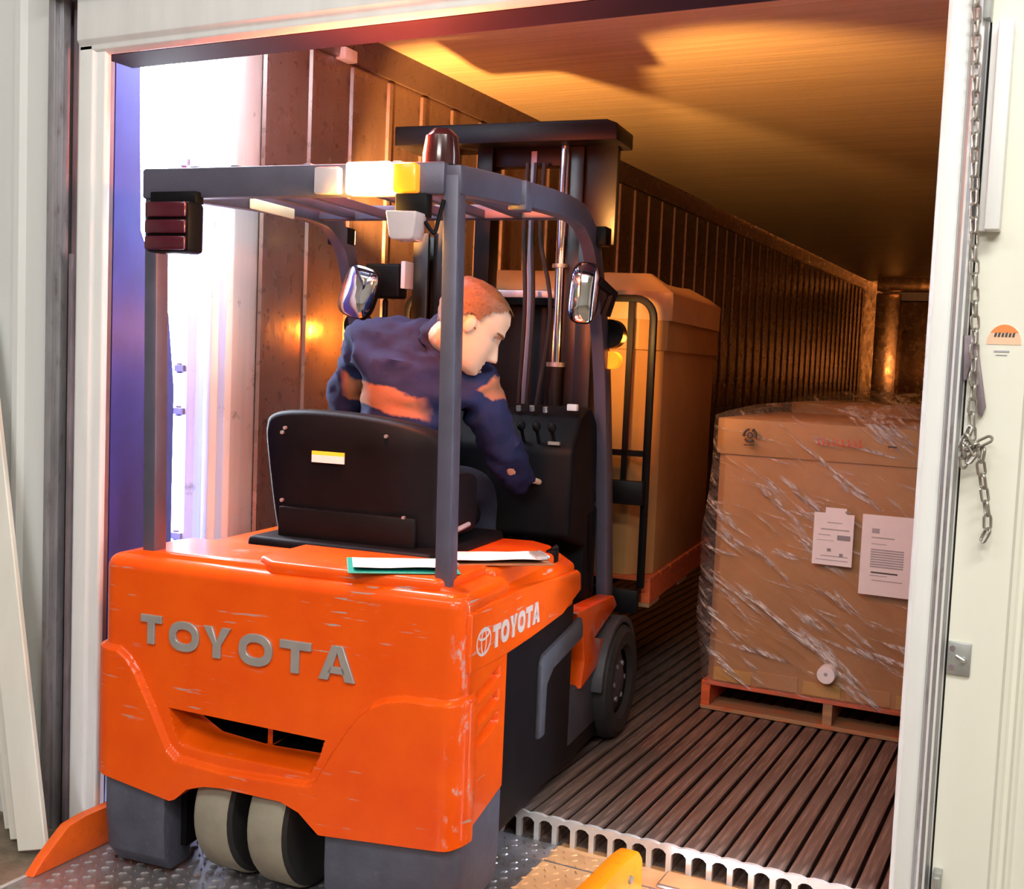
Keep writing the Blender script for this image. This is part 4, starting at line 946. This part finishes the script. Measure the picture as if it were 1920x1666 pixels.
def marks(o):
    # everything on the near face (y = -.0) of the carton, x measured from the left edge
    F_ = -.032
    def paper(x0, z0, x1, z1, tilt=0):
        return put('shipping_label', MB(LABELW).prism([(x0+tilt, z1), (x1+tilt, z1), (x1, z0), (x0, z0)], 1, F_-.002, F_), o, 0, label='white printed shipping sheet')
    def lines(p, L_, m=INK):
        mb = MB(m)
        for (x0, z0, x1, z1) in L_: mb.box(x0, x1, F_-.0035, F_-.0021, z0, z1)
        put('print', mb, p, 0)
    for k, (a, b) in enumerate(((.05, .22), (.24, .42), (.44, .60), (.62, .80), (.82, 1.0))):
        put('tray_flap', BX(CARTON if k % 2 else FLAP, a, b, .009, .016, .135, .192+.01*(k % 2)), o, .002, 1)
    p = paper(.455, .708, .617, .925); put('sheet_tab', MB(LABELW).box(.50, .585, F_-.0018, F_+.001, .92, .948), p)
    lines(p, [(.51, .884, .57, .888), (.485, .855, .60, .860), (.475, .832, .525, .835), (.47, .81, .54, .812), (.49, .745, .60, .748), (.47, .728, .60, .731)])
    lines(p, [(.553, .815, .606, .836), (.515, .765, .53, .778), (.565, .745, .58, .760), (.58, .93, .60, .938)], M('mid_grey_ink', (.30, .29, .32), .7))
    p = paper(.650, .605, .855, .935)
    lines(p, [(.69, .86, .72, .88), (.69, .84, .78, .845), (.69, .815, .75, .818)]+[(.69, .72+.010*k, .82, .726+.010*k) for k in range(8)]+[(.69, .685, .76, .688), (.70, .665, .82, .669)])
    lines(p, [(.695, .696, .80, .702)], INKD)
    rc = put('roll_core', MB([LABELW, CARTON]).lathe([(0, -.055), (.004, -.056), (.036, -.055), (.038, -.05), (.038, 0)], (.545, 0, .248), 'y', 32), o, label='round white disc low on the carton')
    put('core_hole', MB(INK).cyl((.545, -.0575, .252), (.545, -.0555, .252), .008, 14), rc)
    # round recycling mark and red print on the lid band
    mb = MB(INKD)
    for k in range(3):
        a0 = RAD(90+120*k); pts = [(.165+.026*cos(a0+RAD(t)), -.0345, 1.225+.026*sin(a0+RAD(t))) for t in range(8, 105, 12)]
        mb.tube(pts, [.0055]*(len(pts)-2)+[.009, .001], 6)
    mb.tube([(.165+.011*cos(2*pi*k/16), -.0345, 1.225+.011*sin(2*pi*k/16)) for k in range(16)], .003, 6, 0, True)
    mb.box(.14, .185, -.0355, -.033, 1.180, 1.186); put('round_mark', mb, o, label='dark circular mark printed on the lid')
    mb = MB(INKR); rr = random.Random(3); x = .45
    while x < .63:
        wq = rr.uniform(.010, .018); hq = rr.uniform(.022, .036); mb.box(x, x+wq*.35, -.0345, -.033, 1.205, 1.205+hq); mb.box(x, x+wq, -.0345, -.033, 1.205, 1.211); x += wq+.007
    put('red_print', mb, o, label='blurred red print on the lid')
    mb = MB(INKD); mb.box(.73, .765, -.0345, -.033, 1.212, 1.219); put('print', mb, o)
load('film-wrapped brown carton on orange pallet at right, with two white sheets on front', (-1.418, 4.80, .0025), RAD(.6), 1.10, 1.22, 0, 1.135, 1.29, .128, WOOD_OR, .035, True, marks)
load('dark film-wrapped carton standing behind the carton with white sheets', (-1.50, 6.55, .0025), RAD(-1), 1.10, 1.22, 0, 1.13, 1.33, .128, WOOD_OR, .035)
def bag(o):
    vs, fs = film_shell(chamf(.0, 1.07, .0, 1.37, .12), 1.24, 1.36, .012, top=1.7)
    put('bag_top', MB(M('peach_plastic_sheet', (.62, .36, .20), .4, 0, .1, 6, bmp=.3, bscale=9)).add(vs, fs), o, smooth=60, label='peach plastic sheet over the top')
lb = Vector((-.45, 2.0, .462)); wb = fw(*lb)
load('tall brown carton on orange pallet raised on the forks ahead of mast', wb, HEAD, 1.07, 1.37, 0, 1.11, 1.345, .13, WOOD_OR, .10, False, bag)

# =================================================================== LOOSE THINGS BY THE DOOR
def board(label, x, y, wd, th, ln, dx, dy):
    o = thing('lumber_board', label, 'board', (x, y, -.1), 0, 'white boards leaning by the door guide')
    d = Vector((dx, dy, 1)).normalized(); a = Vector((1, .12, 0)); a = (a-d*a.dot(d)).normalized(); b = d.cross(a)
    mb = MB(BOARDW); vs = [a*(sx*wd/2)+b*(sy*th/2)+d*(h+.02) for h in (0, ln) for (sx, sy) in ((-1, -1), (1, -1), (1, 1), (-1, 1))]
    mb.add(vs, [(0, 3, 2, 1), (4, 5, 6, 7), (0, 1, 5, 4), (1, 2, 6, 5), (2, 3, 7, 6), (3, 0, 4, 7)]); put('plank', mb, o, .003, 1); return o
board('white painted board leaning nearest the dark door guide, front of three', -2.815, 2.42, .11, .02, 1.75, -.26, .07)
board('white painted board leaning in the middle, edge showing behind front board', -2.905, 2.465, .11, .02, 1.7, -.25, .055)
board('white painted board leaning furthest left and back against the grey wall', -2.985, 2.51, .11, .02, 1.7, -.235, .035)
# hoist chain on the right wall
ch = thing('hoist_chain', 'dull steel link chain hanging down the cream wall right of the door', 'chain', (-.215, 2.57, 1.18))
CT = Matrix.Translation(-Vector(ch.location))
lk = MB(CHAINM); pts = []
L_, W_ = .038, .022
for k in range(24):
    a = 2*pi*k/24; x = (W_/2-.003)*cos(a); z = (W_/2-.003)*sin(a)+math.copysign((L_-W_)/2, sin(a)); pts.append((x, 0, z))
lk.tube(pts, .0032, 6, 0, True); lme = lk.mesh('link', smooth=60)
def chain(path, pitch=.029):
    P = [Vector(p) for p in path]; acc = 0; i = 0; k = 0; pos = P[0].copy(); 
    tot = sum((b-a).length for a, b in zip(P[:-1], P[1:])); s = 0
    while s < tot:
        rem = s; j = 0
        while rem > (P[j+1]-P[j]).length: rem -= (P[j+1]-P[j]).length; j += 1
        d = (P[j+1]-P[j]).normalized(); c = P[j]+d*rem
        o = link('link', lme, ch); q = Vector((0, 0, 1)).rotation_difference(-d).to_matrix().to_4x4()
        o.matrix_local = CT @ Matrix.Translation(c) @ q @ Matrix.Rotation(RAD(35 if k % 2 else 125)+random.uniform(-.2, .2), 4, 'Z'); s += pitch; k += 1
YC = 2.562
chain([(-.262, YC, 2.46), (-.247, YC, 2.2), (-.225, YC, 1.80), (-.211, YC, 1.62), (-.205, YC, 1.50), (-.205, YC, 1.43), (-.200, YC, 1.36)])
chain([(-.20, 2.545, 1.36), (-.175, 2.545, 1.375), (-.180, 2.548, 1.33), (-.172, YC, 1.28), (-.160, YC, 1.22), (-.158, YC, 1.185), (-.166, YC, 1.165)])
chain([(-.208, 2.548, 1.39), (-.218, 2.548, 1.36), (-.214, 2.548, 1.33)], .02)
chain([(-.205, 2.54, 1.375), (-.19, 2.54, 1.35), (-.20, 2.54, 1.335)], .02)
cb = thing('chain_keeper', 'narrow tapered metal keeper plate behind the hanging chain', 'bracket', (-.212, 2.6, 1.5))
put('plate', MB([STEEL_DK]).prism([(-.020, .095), (.004, .095), (.032, -.055), (.026, -.075), (.018, -.07), (.0, .05), (-.010, .0), (-.016, .0)], 1, -.022, 0), cb, .002)
cv = thing('track_cover', 'white angle cover on the cream wall above the chain keeper', 'cover', (-.19, 2.6, 1.8))
mb = MB(WHITE_TRIM); mb.T = Matrix.Translation((.19, -2.6, -1.8)); mb.box(-.205, -.176, 2.545, 2.6, 1.812, 2.235).box(-.22, -.205, 2.575, 2.6, 1.812, 2.235); put('cover', mb, cv, .003)
mb = MB(GALV); mb.T = Matrix.Translation((.19, -2.6, -1.8)); mb.box(-.238, -.222, 2.56, 2.6, 2.245, 2.9).box(-.255, -.238, 2.585, 2.6, 2.245, 2.9); put('strap', mb, cv, .002)
ck = thing('mounting_plate', 'square galvanised plate with bolts low on the cream wall', 'plate', (-.198, 2.6, .9))
put('plate', MB(GALV).box(-.024, .024, -.008, 0, -.036, .036), ck, .002)
for dx, dz in ((-.014, .022), (-.014, -.020)): put('hole', MB(STEEL_DK).cyl((dx, -.0095, dz), (dx, -.007, dz), .006, 12), ck)
put('bolt', MB(GALV).cyl((.010, -.016, .0), (.010, -.006, .0), .006, 10).tube([(-.006, -.012, .008), (.012, -.016, .0)], .003, 6), ck)
hk = thing('floor_hook', 'small shiny metal catch at the foot of the cream wall', 'catch', (-.21, 2.6, .40))
put('catch', MB(GALV).box(-.008, .010, -.03, 0, -.03, .03).cyl((.0, -.032, .02), (.0, -.032, -.02), .008, 10), hk, .002)
sk = thing('sticker', 'orange half round sticker on cream wall beside the chain', 'sticker', (-.155, 2.6, 1.6))
def dome(w0, h, m, z0=0, y=-.0012): 
    pts = [(w0*cos(RAD(a)), z0+h*sin(RAD(a))) for a in range(0, 181, 12)]; return MB(m).prism(pts, 1, y, 0)
put('sticker_face', dome(.034, .042, STICK_P, -.022), sk)
put('sticker_top', MB(STICK_O).prism([(.034*cos(RAD(a)), -.022+.042*sin(RAD(a))) for a in range(36, 145, 9)], 1, -.0016, -.0011), sk)
mb = MB(INKD)
for k in range(6):
    x = -.020+.007*k; mb.prism([(x, -.006), (x+.0045, -.006), (x+.006, .002+.002*(k % 2)), (x+.0015, .002)], 1, -.0022, -.0016)
put('lettering', mb, sk)
put('lettering', MB(INK).box(-.018, .012, -.0015, 0, -.038, -.0345).box(-.014, .008, -.0015, 0, -.045, -.043), sk)
